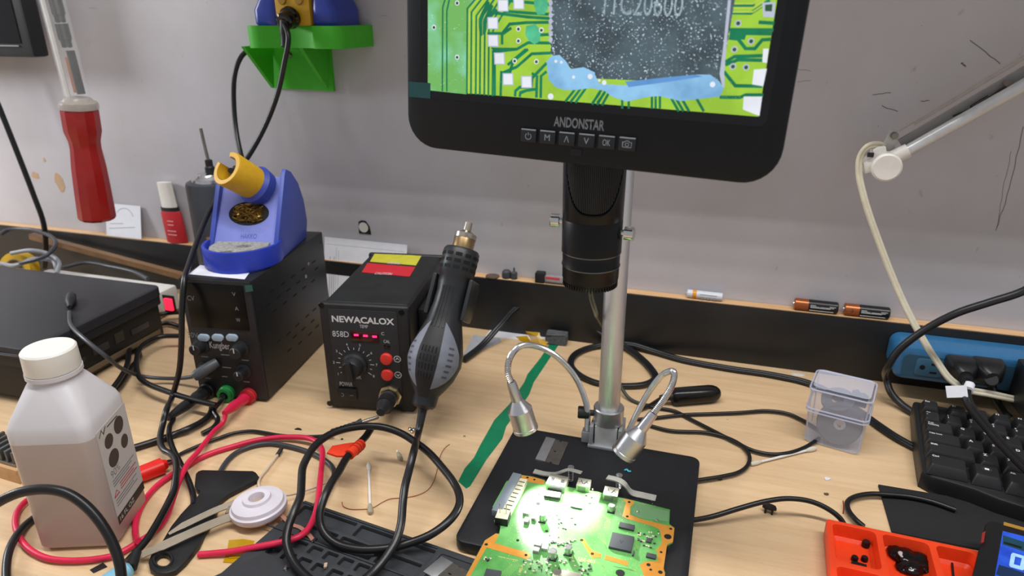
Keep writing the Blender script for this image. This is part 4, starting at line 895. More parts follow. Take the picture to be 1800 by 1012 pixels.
part('arc_drawing', strokes(BM(), [[(Wc*.55+18*math.cos(a), Lc*.55+18*math.sin(a)) for a in [.3+i*.15 for i in range(16)]], [(6, 12), (Wc-12, 18)], [(8, 20), (Wc*.5, 22)]], .9, .7, cdF.M()), mat('pencil grey', '8d8d90', .8), cdT)
c5_ = cr(540, 370, .3656)
stF = Face(GY(*c5_(245, 112), WALLY), (1, 0, .0), (0, 0, 1))
stT = thing('round_sticker', 'small black tag with a white disc stuck on the wall above the sheet', 'sticker', GY(*c5_(275, 112), WALLY-.5))
part('black_tag', fpoly(BM(), stF, [c5_(*q) for q in ((250, 108), (308, 114), (300, 76), (282, 50), (262, 46), (248, 52))], .0, .8), BLK, stT)
a = stF.st(*c5_(272, 80)); part('white_disc', prism(BM(), disc(a[0], a[1], 7.5, 20), .8, 1.1, stF.M()), WPL, stT)
# red bottle and spray can
rb_ = GY(*cS(698, 945), 7); rw = 19.
rt_ = thing('red_bottle', 'small red bottle with a white cap standing on the ledge', 'bottle', (rb_.x, 8, 78))
M = Matrix.Translation((rb_.x, 8.5, 78)) @ Matrix.Rotation(-.05, 4, 'Y') @ Matrix.Diagonal((1, .38, 1, 1))
part('bottle_body', lathe(BM(), [(0, 0), (rw, 0), (rw+.5, 2), (rw, 48), (rw-3, 52), (0, 52)], 28, M), mat('red label', 'b3222a', .4, var=.12, scale=60), rt_)
part('black_band', lathe(BM(), [(0, 51), (rw-2, 51), (rw-2, 57), (0, 57)], 28, M), BLK, rt_)
part('white_cap', lathe(BM(), [(0, 57), (14.5, 57), (13.5, 96), (0, 97)], 28, M), WPL, rt_)
part('label_print', strokes(BM(), [[(-6, 36), (6, 36)], [(-6, 30), (5, 30)], [(-9, 20), (8, 20)], [(-9, 14), (8, 14)]], 2.0, 7.6, frame(V((rb_.x, 8.5, 78)), (1, 0, 0), (0, 0, 1))), mat('label pink', 'd88c90', .5), rt_, kind='stuff')
sc0 = V((-697, -42, 0))
spc = thing('spray_can', 'dark grey aerosol can with a metal straw behind the power supply', 'spray can', sc0)
M = Matrix.Translation(sc0)
part('can_body', lathe(BM(), [(0, 0), (30, 0), (31, 3), (31, 190), (30, 194), (22, 198), (0, 198)], 36, M), mat('can grey', '3f434a', .42, var=.05), spc)
part('can_dome', lathe(BM(), [(25, 196), (24, 200), (17, 203), (15, 206), (0, 206)], 30, M @ Matrix.Translation((3, 0, 0))), STEEL, spc, 'shiny metal dome')
part('nozzle', lathe(BM(), [(0, 205), (6.5, 205), (6.5, 215), (5, 217), (5, 225), (3, 226), (0, 226)], 16, M @ Matrix.Translation((6, 0, 0))), BLK, spc)
part('straw', tube(BM(), [sc0+V((6, 0, 222)), sc0+V((4, 0, 240)), sc0+V((0, 2, 268))], 2.2, 8, 3), DSTEEL, spc, 'thin metal straw')
part('logo_mark', strokes(BM(), [[(14+7*math.cos(a), 95+14*math.sin(a)) for a in [i*.4 for i in range(13)]], [(10, 120), (24, 124)]], 3.2, 29.6, frame(sc0, (1, -.1, 0), (0, 0, 1))), mat('amber print', 'a37a2a', .5), spc, 'amber logo on the can')
# ================================================================ left pile: laptop, docking unit, strip, roll, slat
LPM = mat('laptop lid', '25262a', .45, bump=.15, bscale=2500, var=.1, dust='3b3b40')
lp = thing('laptop', 'closed black laptop lying on a black docking unit at the left', 'laptop', (-860, -250, 52))
LM = RZ((-706, -150, 0), 1.)
part('lid', prism(BM(), rrect(-340, 0, -200, 2, 14), 64, 76, LM, bev=2.5), LPM, lp)
part('base', prism(BM(), rrect(-339, -1, -199, 1, 13), 52.5, 63.5, LM, bev=1), BLK, lp)
part('front_sheen', tube(BM(), [LM @ V(p) for p in ((-338, -200, 68), (-20, -200.5, 68), (-6, -196, 68), (.5, -186, 68))], 1.4, 8, 5), mat('edge sheen', '5a5d66', .2, .6), lp)  # sheen of the rounded front edge, put in as a paler tube
dk = thing('docking_unit', 'black unit with side ports under the closed laptop', 'dock', (-862, -240, 0))
part('body', B(-335, -7, -192, -5, 6, 52, 3, LM), mat('dock black', '191919', .5), dk)
DF = Face(LM @ V((-6.8, -192, 6)), LM.to_3x3() @ V((0, 1, 0)), ZU)
for s, wd, h, m in ((18, 20, 12, 'steel'), (48, 14, 6, 'dark'), (74, 24, 10, 'dark'), (108, 14, 14, 'steel'), (134, 30, 8, 'dark')):
    part('port', B(s, s+wd, 22, 22+h, 0, .6, .2, DF.M()), _mats['tab dark'] if m == 'dark' else mat('port steel', '57564f', .4, .8), dk)
part('brown_strip', B(4, 180, 4, 11, 0, 1, .3, DF.M()), mat('brown strip', '6b5a44', .6), dk)
for x in (-300, -30):
    for y in (-175, -20): part('foot', lathe(BM(), [(0, 0), (7, 0), (8, 6), (0, 6)], 12, LM @ Matrix.Translation((x, y, 0))), BLK, dk)
ws = thing('white_power_strip', 'white power strip with a lit red switch behind the laptop', 'power strip', (-880, -90, 0))
part('body', B(-1010, -764, -112, -66, 2, 40, 5), WPL, ws)
q = GY(299, 534, -112.5)
part('switch_bezel', B(q.x-11, q.x+9, -113.2, -111.5, q.z-13, q.z+13, .5), BLK, ws)
part('red_switch', B(q.x-7, q.x+6, -116.5, -112.5, q.z-9, q.z+9, 1.2), mat('lit red switch', 'ff2440', .3, emit=1.6), ws, 'glowing red rocker')
tr0 = V((-1050, -85, 40))
trl = thing('tape_roll', 'yellow roll of tape among cables at the far left', 'tape roll', (tr0.x, tr0.y, 30))
M = AX(tr0, tr0+V((.2, -1, .3))) 
part('tape', lathe(BM(), [(17, -10), (27, -10), (27, 10), (17, 10), (17, -10)], 32, M), mat('roll yellow', 'c7a021', .45), trl)
part('core', lathe(BM(), [(15.5, -10.5), (17, -10.5), (17, 10.5), (15.5, 10.5), (15.5, -10.5)], 32, M), mat('card core', '8f7d60', .8), trl)
sa, sb_ = GY(55, 414, -14), GY(338, 489, -22)
single('wooden_stick', 'thin brown wooden slat propped along the black ledge face at the left', 'slat', prism(BM(), [(0, 0), ((sb_-sa).length, 0), ((sb_-sa).length, 9), (0, 9)], -5, 5, frame(sa-V((0, 0, 5)), sb_-sa, (0, 0, 1))), wood('old slat', '8a6a4c', '6f5238', 6, 60))
# cables of the tangle
TG_ = mat('pale grey cable', '8d9096', .45)
random.seed(12)
for i, (pts, m, lb) in enumerate([
    ([(0, 470, 45), (40, 462, 62), (80, 450, 72), (98, 430, 82), (60, 404, 84), (15, 404, 82), (0, 412, 80)], CABG, 'dark grey cable arching over the yellow tape roll'),
    ([(0, 462, 50), (30, 466, 58), (60, 455, 66), (92, 458, 60), (100, 475, 50)], TG_, 'pale grey cable lying lowest in the tangle at the far left'),
    ([(20, 445, 70), (55, 440, 76), (85, 446, 70), (104, 462, 60), (100, 480, 50)], TG_, 'pale grey cable bent downward behind the laptop edge'),
    ([(110, 470, 44), (150, 462, 46), (190, 468, 46), (235, 478, 45), (260, 490, 44)], CABG, 'dark cable lying along the white power strip')]):
    cable('tangled_cable', lb, [G(x, y, z) for x, y, z in pts], 3.2, m, group='cable tangle at the far left')
cable('hanging_cord', 'black cord hanging down the wall at the far left', [GY(x, y, -30) for x, y in ((-30, 120), (0, 192), (28, 262), (60, 345), (76, 390), (80, 425), (78, 470))], 4.2)
lc = thing('plug_lead', 'thin grey lead with a black plug lying on the laptop lid', 'cable', G(120, 540, 77))
P0 = G(124, 528, 81)
part('plug', lathe(BM(), [(0, -18), (5.5, -18), (6, -12), (6, 8), (3.4, 16), (2.6, 24), (0, 24)], 14, AX(P0, G(120, 560, 81))), BLK, lc)
part('lead', tube(BM(), [G(x, y, z) for x, y, z in ((122, 548, 80), (124, 570, 79), (150, 597, 78.6), (185, 625, 66), (215, 648, 36), (250, 661, 14), (295, 665, 8), (338, 662, 16), (352, 655, 26))], 2.3, 10, 6), CABG, lc)
for i, pts in enumerate((((322, 575), (290, 568), (255, 580), (236, 600), (245, 625), (228, 650), (212, 675), (190, 695)), ((318, 548), (285, 552), (262, 562), (240, 585), (228, 612), (222, 645), (200, 680), (180, 700)), ((320, 590), (280, 592), (250, 608), (240, 640), (250, 668), (300, 690), (350, 705), (380, 712)))):
    cable('coiled_cable', ('black coil of cable beside the laptop, outer loop', 'black coil of cable beside the laptop, upper loop', 'black cable running from the coil to the bench supply front')[i], [G(x, y, 6+i*6) for x, y in pts], 3.2, CAB, group='coiled cable by the laptop')
# ================================================================ alcohol bottle
bo = G(66, 971, 0); BA = 21.; BMx = RZ(bo, BA); bw, bd = 65., 64.
bt = thing('alcohol_bottle', 'translucent white plastic bottle of alcohol with a white screw cap', 'bottle', BMx @ V((bw/2, bd/2, 0)), BA)
HDPE = mat('milky plastic', 'cfccd0', .38, var=.02, sss=.5, scale=20)
cx_, cy_ = bw/2, bd/2
bbm = loft(BM(), [(.4, 5, bw-5, 5, bd-5, 8), (1, 3, bw-3, 3, bd-3, 9), (5, 0, bw, 0, bd, 10), (104, 0, bw, 0, bd, 10), (104.6, 0, bw, 0, bd, 10), (113, 0, bw, 0, bd, 10), (119, 1.5, bw-1.5, 1.5, bd-1.5, 11), (144, cx_-20, cx_+20, cy_-20, cy_+20, 17), (148, cx_-17.5, cx_+17.5, cy_-17.5, cy_+17.5, 17.4), (153, cx_-17.5, cx_+17.5, cy_-17.5, cy_+17.5, 17.4)], BMx, 6)
for f in bbm.faces:
    if f.calc_center_median().z < 104.2: f.material_index = 1
part('bottle_body', bbm, [HDPE, mat('milky plastic over liquid', 'b6a8a4', .36, var=.02, sss=.4, scale=20)], bt, smooth=50)
CM = BMx @ Matrix.Translation((cx_, cy_, 0))
part('neck_ring', lathe(BM(), [(17, 150.5), (20.2, 150.5), (20.2, 154), (17, 154)], 40, CM), HDPE, bt)
part('screw_cap', lathe(BM(), [(0, 154.5), (19.4, 154.5), (19.8, 155.5), (19.4, 171), (18.2, 172.4), (0, 172.6)], 48, CM), mat('cap white', 'e2e0da', .45, var=.02), bt)
part('moulded_dimple', lathe(BM(), [(0, .5), (6.5, .5), (7.5, 0)], 24, frame(BMx @ V((cx_, 12.2, 128.5)), BMx.to_3x3() @ V((1, 0, 0)), BMx.to_3x3() @ V((0, 19, 25)))), HDPE, bt)
BF = Face(BMx @ V((bw, 0, 0)), BMx.to_3x3() @ V((0, 1, 0)), ZU); cb_ = cr(0, 580, .4268)
lbl = part('label', B(9, bd-6, 17, 106, 0, .35, 0, BF.M()), mat('label grey white', 'bdbbb8', .5, var=.03), bt, 'printed label')
LX = lambda u, v: (9+u*(bd-15), 17+v*89)
ov = BM()
for u, v, ru, rv in ((.3, .82, .14, .07), (.68, .86, .16, .085), (.32, .63, .17, .085), (.74, .66, .12, .07)):
    a = LX(u, v); prism(ov, disc(a[0], a[1], ru*49, 18, rv*89), .36, .4, BF.M())
part('label_ovals', ov, mat('label dark', '3a3533', .5), lbl, kind='stuff')
part('label_number', text_bm('90%', BF.M(*LX(.12, .47), .4), h=6.5), mat('label mid grey', '76787c', .5), lbl)
part('label_brand_mark', strokes(BM(), [[LX(.06, .93), LX(.16, .98), LX(.2, .93), LX(.3, .98)], [LX(.34, .955), LX(.7, .955)]], 1.1, .4, BF.M()), mat('label dark', '3a3533', .5), lbl)
part('label_text', strokes(BM(), [[LX(.12, .44-i*.028), LX(.9-.1*(i % 3), .44-i*.028)] for i in range(3)]+[[LX(.08, .24-i*.03), LX(.85-.12*(i % 2), .24-i*.03)] for i in range(3)], 1.0, .4, BF.M()), mat('label mid grey', '76787c', .5), lbl, kind='stuff')
part('label_warning', strokes(BM(), [[LX(.3, .35-i*.03), LX(.92-.1*(i % 2), .35-i*.03)] for i in range(3)]+[[LX(.06, .28), LX(.16, .33), LX(.24, .28), LX(.06, .28)]], 1.2, .4, BF.M()), mat('label red', 'b5565c', .5), lbl, kind='stuff')
part('label_strip', B(9, bd-6, 17, 25, .3, .45, 0, BF.M()), mat('label black', '141414', .5), lbl)
part('strip_lettering', text_bm('16 FL OZ', BF.M(12, 19, .5), h=4, w=26), WHT, lbl)
# offcuts at the far left edge
wbk = [G(x, y, 0) for x, y in ((-60, 858), (38, 850))]
single('wooden_block', 'low maple offcut with pale top edge at the left beside bottle', 'wood block', rbox(BM(), -90, 0, 0, 40, 0, 15, .6, RZ(G(36, 851, 0), -3)), wood('offcut', 'd8b184', 'c59a6a'))
cmb = thing('ribbed_heatsink', 'dark grey ribbed metal heatsink lying on the wooden offcut', 'heatsink', G(10, 815, 15.2))
M = RZ(G(28, 822, 15.2), -3)
part('plate', B(-75, 0, 0, 26, 15.2-15.2, 3, .4, M), DSTEEL, cmb)
for i in range(9): part('fin', B(-73+i*8.6, -70+i*8.6, 1, 25, 3, 15, .4, M), mat('fin grey', '5d5e5e', .45, .6), cmb)
# ================================================================ right: lamp arm
cR = cr(1440, 60, .3557); LY = -40.
la = thing('desk_lamp', 'white spring-balanced lamp arm slanting up across the wall at the right', 'lamp', GY(*cR(260, 680), LY))
LW = mat('lamp white enamel', 'dad7d2', .35, var=.03)
LP = lambda x, y, o=0.: GY(*cR(x, y), LY+o)
ext = lambda x, y, x2, y2, f=1.25, o=0.: LP(x+(x2-x)*f, y+(y2-y)*f, o)
part('lower_tube', tube(BM(), [LP(425, 583), ext(425, 583, 1012, 252, 1.6)], 6.2, 16, 1), mat('arm pale metal', 'c6c8cb', .3, .3), la)
part('tube_socket', tube(BM(), [LP(340, 622), LP(440, 575)], 7.6, 16, 1), LW, la)
part('upper_bar', sweep(BM(), [LP(405, 548, 12), ext(405, 548, 1012, 195, 1.6, 12)], [(-2, -6.5), (2, -6.5), (2, 6.5), (-2, 6.5)]), mat('arm grey', '8f8d8c', .45), la)
for a, b2 in (((398, 476), (1012, 103)), ((470, 447), (1012, 122))):
    part('tension_wire', tube(BM(), [LP(*a, 6), ext(*a, *b2, 1.6, 6)], 1.0, 6, 1), mat('wire dull', 'a09b96', .5), la)
sp0, sp1 = LP(755, 365, 4), LP(842, 312, 4); d = sp1-sp0; A_ = AX(sp0, sp1)
part('tension_spring', sweep(BM(), [A_ @ V((2.4*math.cos(i*PI/5), 2.4*math.sin(i*PI/5), d.length*i/140)) for i in range(141)], circ(.7, 5)), mat('spring dark', '3a3836', .4, .8), la)
part('spring_rod', tube(BM(), [LP(660, 405, 4), sp0], .9, 6, 1), _mats['spring dark'], la); part('spring_hook', tube(BM(), [sp1, LP(905, 268, 4), LP(935, 255, 4)], 1.1, 6, 3), _mats['spring dark'], la)
part('spring_clip', prism(BM(), [LF.st(*cR(*q)) for LF in [Face((0, LY+8, 0), (1, 0, 0), (0, 0, 1))] for q in ((905, 240), (920, 228), (968, 240), (940, 262), (915, 258))], 0, 5, Face((0, LY+8, 0), (1, 0, 0), (0, 0, 1)).M()), mat('clip brown grey', '6c6259', .5), la)
me_ = ext(415, 565, 1012, 225, 1.6)
part('wall_mount', B(me_.x-14, me_.x+14, LY-8, WALLY-.3, me_.z-18, me_.z+22, 3), LW, la)
LF = Face((0, LY, 0), (1, 0, 0), (0, 0, 1))
cl_ = [LF.st(*cR(*q)) for q in ((352, 592), (312, 568), (352, 490), (362, 480), (378, 478), (394, 485), (398, 500), (394, 520), (372, 590))]
part('clevis_plate', prism(BM(), cl_, -10, -6, LF.M(), bev=.5), mat('plate grey', 'b7b5b2', .4, .2), la)
p = LP(374, 504); part('pivot_pin', lathe(BM(), [(0, 12), (3.2, 12), (3.6, 10), (3.6, 0), (0, 0)], 16, AX(p+V((0, 10, 0)), p)), DSTEEL, la)
part('joint_body', fpoly(BM(), LF, [cR(*q) for q in ((214, 632), (232, 620), (262, 600), (262, 570), (290, 555), (325, 552), (332, 590), (385, 588), (350, 660), (300, 680), (258, 676), (222, 684))], -14, 6, .8), LW, la)
part('black_cap', frect(BM(), LF, cR(234, 578), cR(262, 602), 6, 8.5, .5), BLK, la)
p = LP(326, 650); part('tension_knob', lathe(BM(), [(0, 17), (12.5, 17), (14.4, 15.5), (14.8, 4), (0, 4)], 36, AX(p+V((0, 6, 0)), p+V((0, -1, 0)))), LW, la, 'round white tension knob')
WC = mat('cream cord', 'cfc9b4', .45)
cord = [LP(318, 556, 6), LP(285, 546, 2), LP(240, 556, -2), LP(205, 600, -4), LP(196, 680, -6), LP(225, 820, -8)]+[GY(x, y, Y) for x, y, Y in ((1545, 425, -48), (1580, 513, -50), (1612, 578, -60), (1645, 632, -68), (1672, 668, -74), (1700, 684, -74), (1740, 692, -70), (1800, 705, -60), (1860, 716, -50))]
cable('twin_cord', 'cream twin cord falling from the lamp joint to the power strip', cord, 1.9, WC, flat2(1.9), up0=(0, -1, 0))
# ================================================================ blue power strip on the ledge face
PSY = -44.; pa, pb = GY(1580, 598, PSY), GY(1580, 640, PSY)
zlo, zhi = 28., 68.
x0 = GY(1576, 620, PSY).x
ps = thing('blue_power_strip', 'blue metal power strip fixed along the ledge face with plugs in it', 'power strip', (x0+150, -22, zlo))
BLM = mat('blue enamel', '2c6794', .28, var=.06, coat=.3); BLF = mat('blue socket face', '34566e', .45, var=.05)
part('housing', prism(BM(), rrect(x0, x0+330, zlo, zhi, 11, 6), 1.2, -PSY-1.2, frame(V((0, -1.2, 0)), (1, 0, 0), (0, 0, 1)), bev=5), BLM, ps)
SFc = Face((x0, PSY-.2, zlo), (1, 0, 0), (0, 0, 1))
part('face_plate', prism(BM(), rrect(8, 322, 5, zhi-zlo-8, 6, 4), -.4, .6, SFc.M()), BLF, ps)
for i in range(6):
    cx = 35+i*48; k = part('outlet', prism(BM(), rrect(cx-14, cx+14, 8, 29, 4, 4), .6, 1.4, SFc.M(), bev=.3), mat('outlet blue', '3a637e', .4), ps)
    part('slot_vertical', B(cx+1, cx+9, 22, 24.4, 1.3, 1.6, 0, SFc.M()), SLOT, k); part('slot_lower', B(cx+1, cx+8, 12, 14.4, 1.3, 1.6, 0, SFc.M()), SLOT, k)
    part('ground_hole', lathe(BM(), [(0, 1.65), (2.8, 1.65), (2.8, 1.3)], 14, SFc.M(cx-7, 18.5, 0)), SLOT, k)
def plug(px_, py_, label, cpts, r=4.0, flat=None):
    c = GY(px_, py_, PSY-1.6); t = thing('power_plug', label, 'plug', (c.x, PSY-16, c.z-13), group='plugs in the blue strip')
    b = loft(BM(), [(0, -15, 15, -12, 12, 4), (10, -15, 15, -12, 12, 5), (19, -12, 12, -10, 10, 6), (26, -6, 6, -6, 6, 5)], frame(c, (1, 0, 0), (0, 0, 1)))
    part('plug_body', b, mat('plug black', '202124', .35), t)
    e2 = c+V((0, -24, -3)); P = [e2]+[G(*q) for q in cpts]
    d = (P[1]-P[0]).normalized(); part('strain_relief', lathe(BM(), [(0, -4), (6, -4), (5.4, 8), (4.6, 12), (0, 12)], 14, AX(e2, e2+d)), BLK, t)
    for i in range(3): part('relief_ring', lathe(BM(), [(4, i*3.6), (6.4, i*3.6), (6.4, i*3.6+1.6), (4, i*3.6+1.6)], 14, AX(e2, e2+d)), BLK, t)
    part('cord', sweep(BM(), smoothpath(P, 6), flat2(2.4) if flat else circ(r, 12)), CAB, t)
    return t
pt = plug(1686, 642, 'black plug with a white cable tag in the blue strip', [(1702, 672, 54), (1698, 690, 50), (1706, 715, 48), (1730, 745, 46), (1765, 785, 45), (1800, 820, 44), (1850, 865, 42)], flat=1)
plug(1732, 645, 'black plug with a thick cord dropping behind the function keys', [(1742, 672, 40), (1750, 700, 26), (1764, 725, 12), (1775, 735, 8)], 4.4)
tg = part('cable_tag', loft(BM(), [(0, -5, 5, -4.2, 4.2, 4), (11, -5, 5, -4.2, 4.2, 4)], AX(G(1704, 676, 53), G(1699, 693, 50.5)), 6), PAPER, pt, 'white wrapped tag')
part('tag_flap', B(-17, 3, 0, 12, 0, .5, 0, frame(G(1696, 698, 50), V((1, .2, .1)), V((.1, .5, .8)))), PAPER, pt, 'white loose end of the tag')
ad = thing('power_adapter', 'bulky black power adapter with vents in the blue strip at right edge', 'adapter', GY(1792, 690, PSY-25)-V((0, 0, 8)))
c = GY(1770, 692, PSY-2)
part('adapter_body', B(0, 60, -2, 46, 0, 50, 2.5, frame(c-V((0, 0, 2)), (1, 0, 0), (0, 0, 1))), mat('adapter black', '191a1c', .5), ad)
af = Face(c-V((0, 50.2, 2)), (1, 0, 0), (0, 0, 1))
part('rating_text', strokes(BM(), [[(12, 34-i*3), (40, 34-i*3)] for i in range(5)], .8, .1, af.M()), GRYP, ad, kind='stuff')
# black cord looping from the right down behind the keyboard
cable('black_power_cord', 'thick black cord sweeping from the right edge round behind the keyboard', [V((520, 12, 640)), V((505, -10, 480)), V((470, -55, 300)), V((430, -85, 205)), GY(1880, 462, -95), GY(1800, 511, -90), GY(1740, 531, -88), GY(1680, 551, -86), GY(1625, 580, -82), GY(1580, 615, -78), GY(1560, 645, -76), G(1558, 665, 26), G(1566, 690, 14), G(1582, 708, 8), G(1606, 726, 4.5)], 4.0, mat('cord black', '1e2024', .35), n=14)
# ================================================================ keyboard
KQ = V((248.08, -145.5, 31.71)); ka, kt_ = math.radians(-7.68), math.radians(2.65); U = 19.05
ke = V((math.cos(ka), math.sin(ka), 0)); kg = V((-math.sin(ka)*math.cos(kt_), math.cos(ka)*math.cos(kt_), math.sin(kt_)))
KM = frame(KQ, ke, kg)
kbd = thing('keyboard', 'black keyboard with white legends under the blue power strip at the right', 'keyboard', KM @ V((70, -20, -30)), math.degrees(ka))
KX, KY2 = 4.6, -3.4              # key centre relative to its legend
out = [(-2.2*U+KX, 2.85*U), (-2.24*U+KX, 0), (-2.16*U+KX, -3.75*U), (-1.75*U+KX, -4.05*U), (-1.2*U+KX, -4.1*U), (.2*U, -4.25*U), (1.2*U, -4.62*U), (3*U, -4.9*U), (9.2*U, -5*U), (9.2*U, 2.9*U), (-2.08*U+KX, 2.95*U)]
KBM = mat('keyboard black', '1a1b1d', .42, bump=.1, bscale=3000, var=.1)
part('case', prism(BM(), out, -29, -10, KM, bev=3), KBM, kbd)
part('key_well', prism(BM(), [(-1.95*U+KX, 2.7*U), (-1.95*U+KX, -3.55*U), (9*U, -3.55*U), (9*U, 2.7*U)], -10.2, -9.4, KM), mat('well dark', '0c0c0d', .6), kbd)
KEYM = mat('key black', '1f2022', .4, bump=.08, bscale=3500, var=.08)
LEG = mat('key legend', 'e4e6e8', .5); kmesh = {}
def key(col, row, wu, leg, front=0., h=.0):
    cx, cy = col*U+KX, row*U+KY2; wv = wu*U
    kk = (wu, front, h)
    M = KM @ Matrix.Translation((cx, cy, 0))
    bm = BM(); w2, d2 = wv/2-.4, U/2-.4
    loft(bm, [(-9.5, -w2, w2, -d2-front, d2, 1.2), (-4, -w2+1.4, w2-1.4, -d2+1-front*.8, d2-1, 1.8), (h-.9, -w2+2.8, w2-2.8, -d2+2.6-front*.5, d2-1.6, 2), (h-.35, -w2+3.2, w2-3.2, -d2+3-front*.5, d2-2, 2)], M, 3)
    k = part('key', bm, KEYM, kbd)
    if not leg: return k
    x0, y0 = -w2+4.2, d2-5.6
    if leg == 'win':
        part('key_legend', prism(BM(), disc(0, 1, 4.4, 20, 3), h-.3, h-.25, M), mat('legend oval', '303336', .4), k)
        part('key_legend', B(-1.7, 1.7, 0, 2.4, h-.25, h-.15, 0, M), LEG, k); return k
    if leg == 'tab':
        part('key_legend', text_bm('Tab', M @ Matrix.Translation((x0, y0, h-.25)), h=2.4), LEG, k)
        part('key_legend', strokes(BM(), [[(x0+.5, y0-1.2), (x0+9, y0-1.2)], [(x0+.5, y0-2.6), (x0+9, y0-2.6)], [(x0+.4, y0-.4), (x0+.4, y0-2)], [(x0+9, y0-1.8), (x0+9, y0-3.4)]], .45, h-.25, M), LEG, k); return k
    t = leg.split('|')
    if len(t) == 2:
        part('key_legend', text_bm(t[0], M @ Matrix.Translation((x0, y0+1.2, h-.25)), h=2.3 if t[0] not in '~' else 1), LEG, k); part('key_legend', text_bm(t[1], M @ Matrix.Translation((x0, y0-2.6, h-.25)), h=2.7 if t[1] != '`' else 1), LEG, k)
    else: part('key_legend', text_bm(leg, M @ Matrix.Translation((x0, y0-(.6 if len(leg) == 1 else 0), h-.25)), h=3.4 if len(leg) == 1 else 2.5, bold=.02), LEG, k)
    return k
for c, t in ((-1.5, 'Esc'), (-.2, 'F1'), (.8, 'F2'), (1.8, 'F3'), (2.8, 'F4'), (4.2, 'F5'), (5.2, 'F6'), (6.2, 'F7'), (7.2, 'F8')): key(c, 2.12, 1, t, 0, .5)
for i, t in enumerate(('~|`', '!|1', '@|2', '#|3', '$|4', '%|5', '^|6', '&|7', '*|8', '(|9', ')|0')): key(-1.5+i, 1, 1, t)
key(-1.25, 0, 1.5, 'tab'); key(-1.125, -1, 1.75, 'Caps Lock'); key(-.875, -2, 2.25, 'Shift')
for i, t in enumerate('QWERTYUIO'): key(i, 0, 1, t)
for i, t in enumerate('ASDFGHJKL'): key(.25+i, -1, 1, t)
for i, t in enumerate('ZXCVBNM'): key(.75+i, -2, 1, t)
key(-1.1, -3.05, 1.8, 'Ctrl', 4); key(.5, -3.05, 1.3, 'win', 5); key(1.85, -3.1, 1.3, 'Alt', 6); key(5.2, -3.1, 5, None, 6)
for c in (-1.7, 8.5): part('foot', lathe(BM(), [(0, -31), (4, -31), (4, -28), (0, -28)], 12, KM @ Matrix.Translation((c*U, -3.6*U, 0))), BLK, kbd)
single('black_foam_sheet', 'flat black foam sheet lying under the front of the keyboard', 'foam sheet', prism(BM(), [(lambda p: (p.x, p.y))(G(x, y, 2)) for x, y in ((1544, 851), (1700, 877), (1860, 905), (1850, 985), (1725, 965), (1568, 934))], 0.1, 2.2, bev=.3), mat('black foam', '1c1c1e', .85, bump=.6, bscale=1800))
# ================================================================ clear box with a grey wheel
cbo = V((104.6, -162.4, 0)); CBM = RZ(cbo, -14); cw_, cdp, chh = 54., 44., 40.
cb = thing('clear_plastic_box', 'clear plastic flip-lid box holding grey wheels, right of the microscope', 'box', CBM @ V((27, 22, 0)), -14)
CLB = mat('clear box plastic', 'd5daec', .18, alpha=.30, var=.0, spec=.6); CLE = mat('clear box rim', 'c6cce2', .2, alpha=.55, var=.0, spec=.6)
def shell(bm, secs):
    return loft(bm, secs, CBM, 5, cap=False)
b = loft(BM(), [(.6, 2, cw_-2, 2, cdp-2, 6), (2, .5, cw_-.5, .5, cdp-.5, 6), (chh, -.8, cw_+.8, -.8, cdp+.8, 6)], CBM, 5, cap=False); loft(b, [(.6, 2, cw_-2, 2, cdp-2, 6), (.7, 2, cw_-2, 2, cdp-2, 6)], CBM, 5)
part('box_base', b, CLB, cb)
b = loft(BM(), [(chh+1, -1.6, cw_+1.6, -1.6, cdp+1.6, 6), (chh+22, -1, cw_+1, -1, cdp+1, 6), (chh+25, .5, cw_-.5, .5, cdp-.5, 6)], CBM, 5, cap=False); loft(b, [(chh+24.9, .5, cw_-.5, .5, cdp-.5, 6), (chh+25, .5, cw_-.5, .5, cdp-.5, 6)], CBM, 5)
part('lid', b, CLB, cb, 'clear hinged lid')
for z in (chh+1, chh+22.5, chh-2.5): part('moulded_rim', tube(BM(), [CBM @ V((x, y, z)) for x, y in rrect(-1.8, cw_+1.8, -1.8, cdp+1.8, 6, 4)], .9, 6, 1, closed=True), CLE, cb)
for x, y in ((2, 2), (cw_-2, 2), (cw_-2, cdp-2), (2, cdp-2)): part('corner_edge', tube(BM(), [CBM @ V((x+(1 if x > 9 else -1)*-.2, y, 3)), CBM @ V((x+(1.6 if x > 9 else -1.6), y, chh+21))], .7, 6, 1), CLE, cb)
part('lid_clasp', prism(BM(), [(22, 0), (32, 0), (27, -5)], chh+10, chh+10.6, CBM @ Matrix.Translation((0, cdp-3, 0)) @ Matrix.Rotation(PI/2, 4, 'X') @ Matrix.Translation((0, 0, -(chh+10)))), CLE, cb)
GRW = mat('grey rubber wheel', '5b5e66', .6, var=.08)
wc = CBM @ V((30, 14, 23.5)); wn = (CBM.to_3x3() @ V((.15, -1, .35))).normalized()
wh = thing('rubber_roller', 'grey rubber wheel with metal hub lying low in the clear box', 'wheel', wc-V((0, 0, 20)))
part('wheel_disc', lathe(BM(), [(5, 4.4), (16, 4.4), (20.5, 5), (21.5, 3.5), (21.5, -3), (20, -5), (5, -5), (5, 4.4)], 44, AX(wc, wc+wn)), GRW, wh)
part('hub', lathe(BM(), [(3, 5), (5.6, 5), (5.6, -5), (3, -5), (3, 5)], 24, AX(wc, wc+wn)), STEEL, wh, 'small bright metal hub')
w2 = CBM @ V((24, 26, 43)); 
wh2 = thing('grey_washer', 'flat grey ring lying above the wheel inside the clear box', 'ring', w2-V((0, 0, 2)))
part('ring', lathe(BM(), [(6, -2), (16, -2), (16, 2), (6, 2), (6, -2)], 30, AX(w2, w2+V((-.2, -.35, 1)))), GRW, wh2)
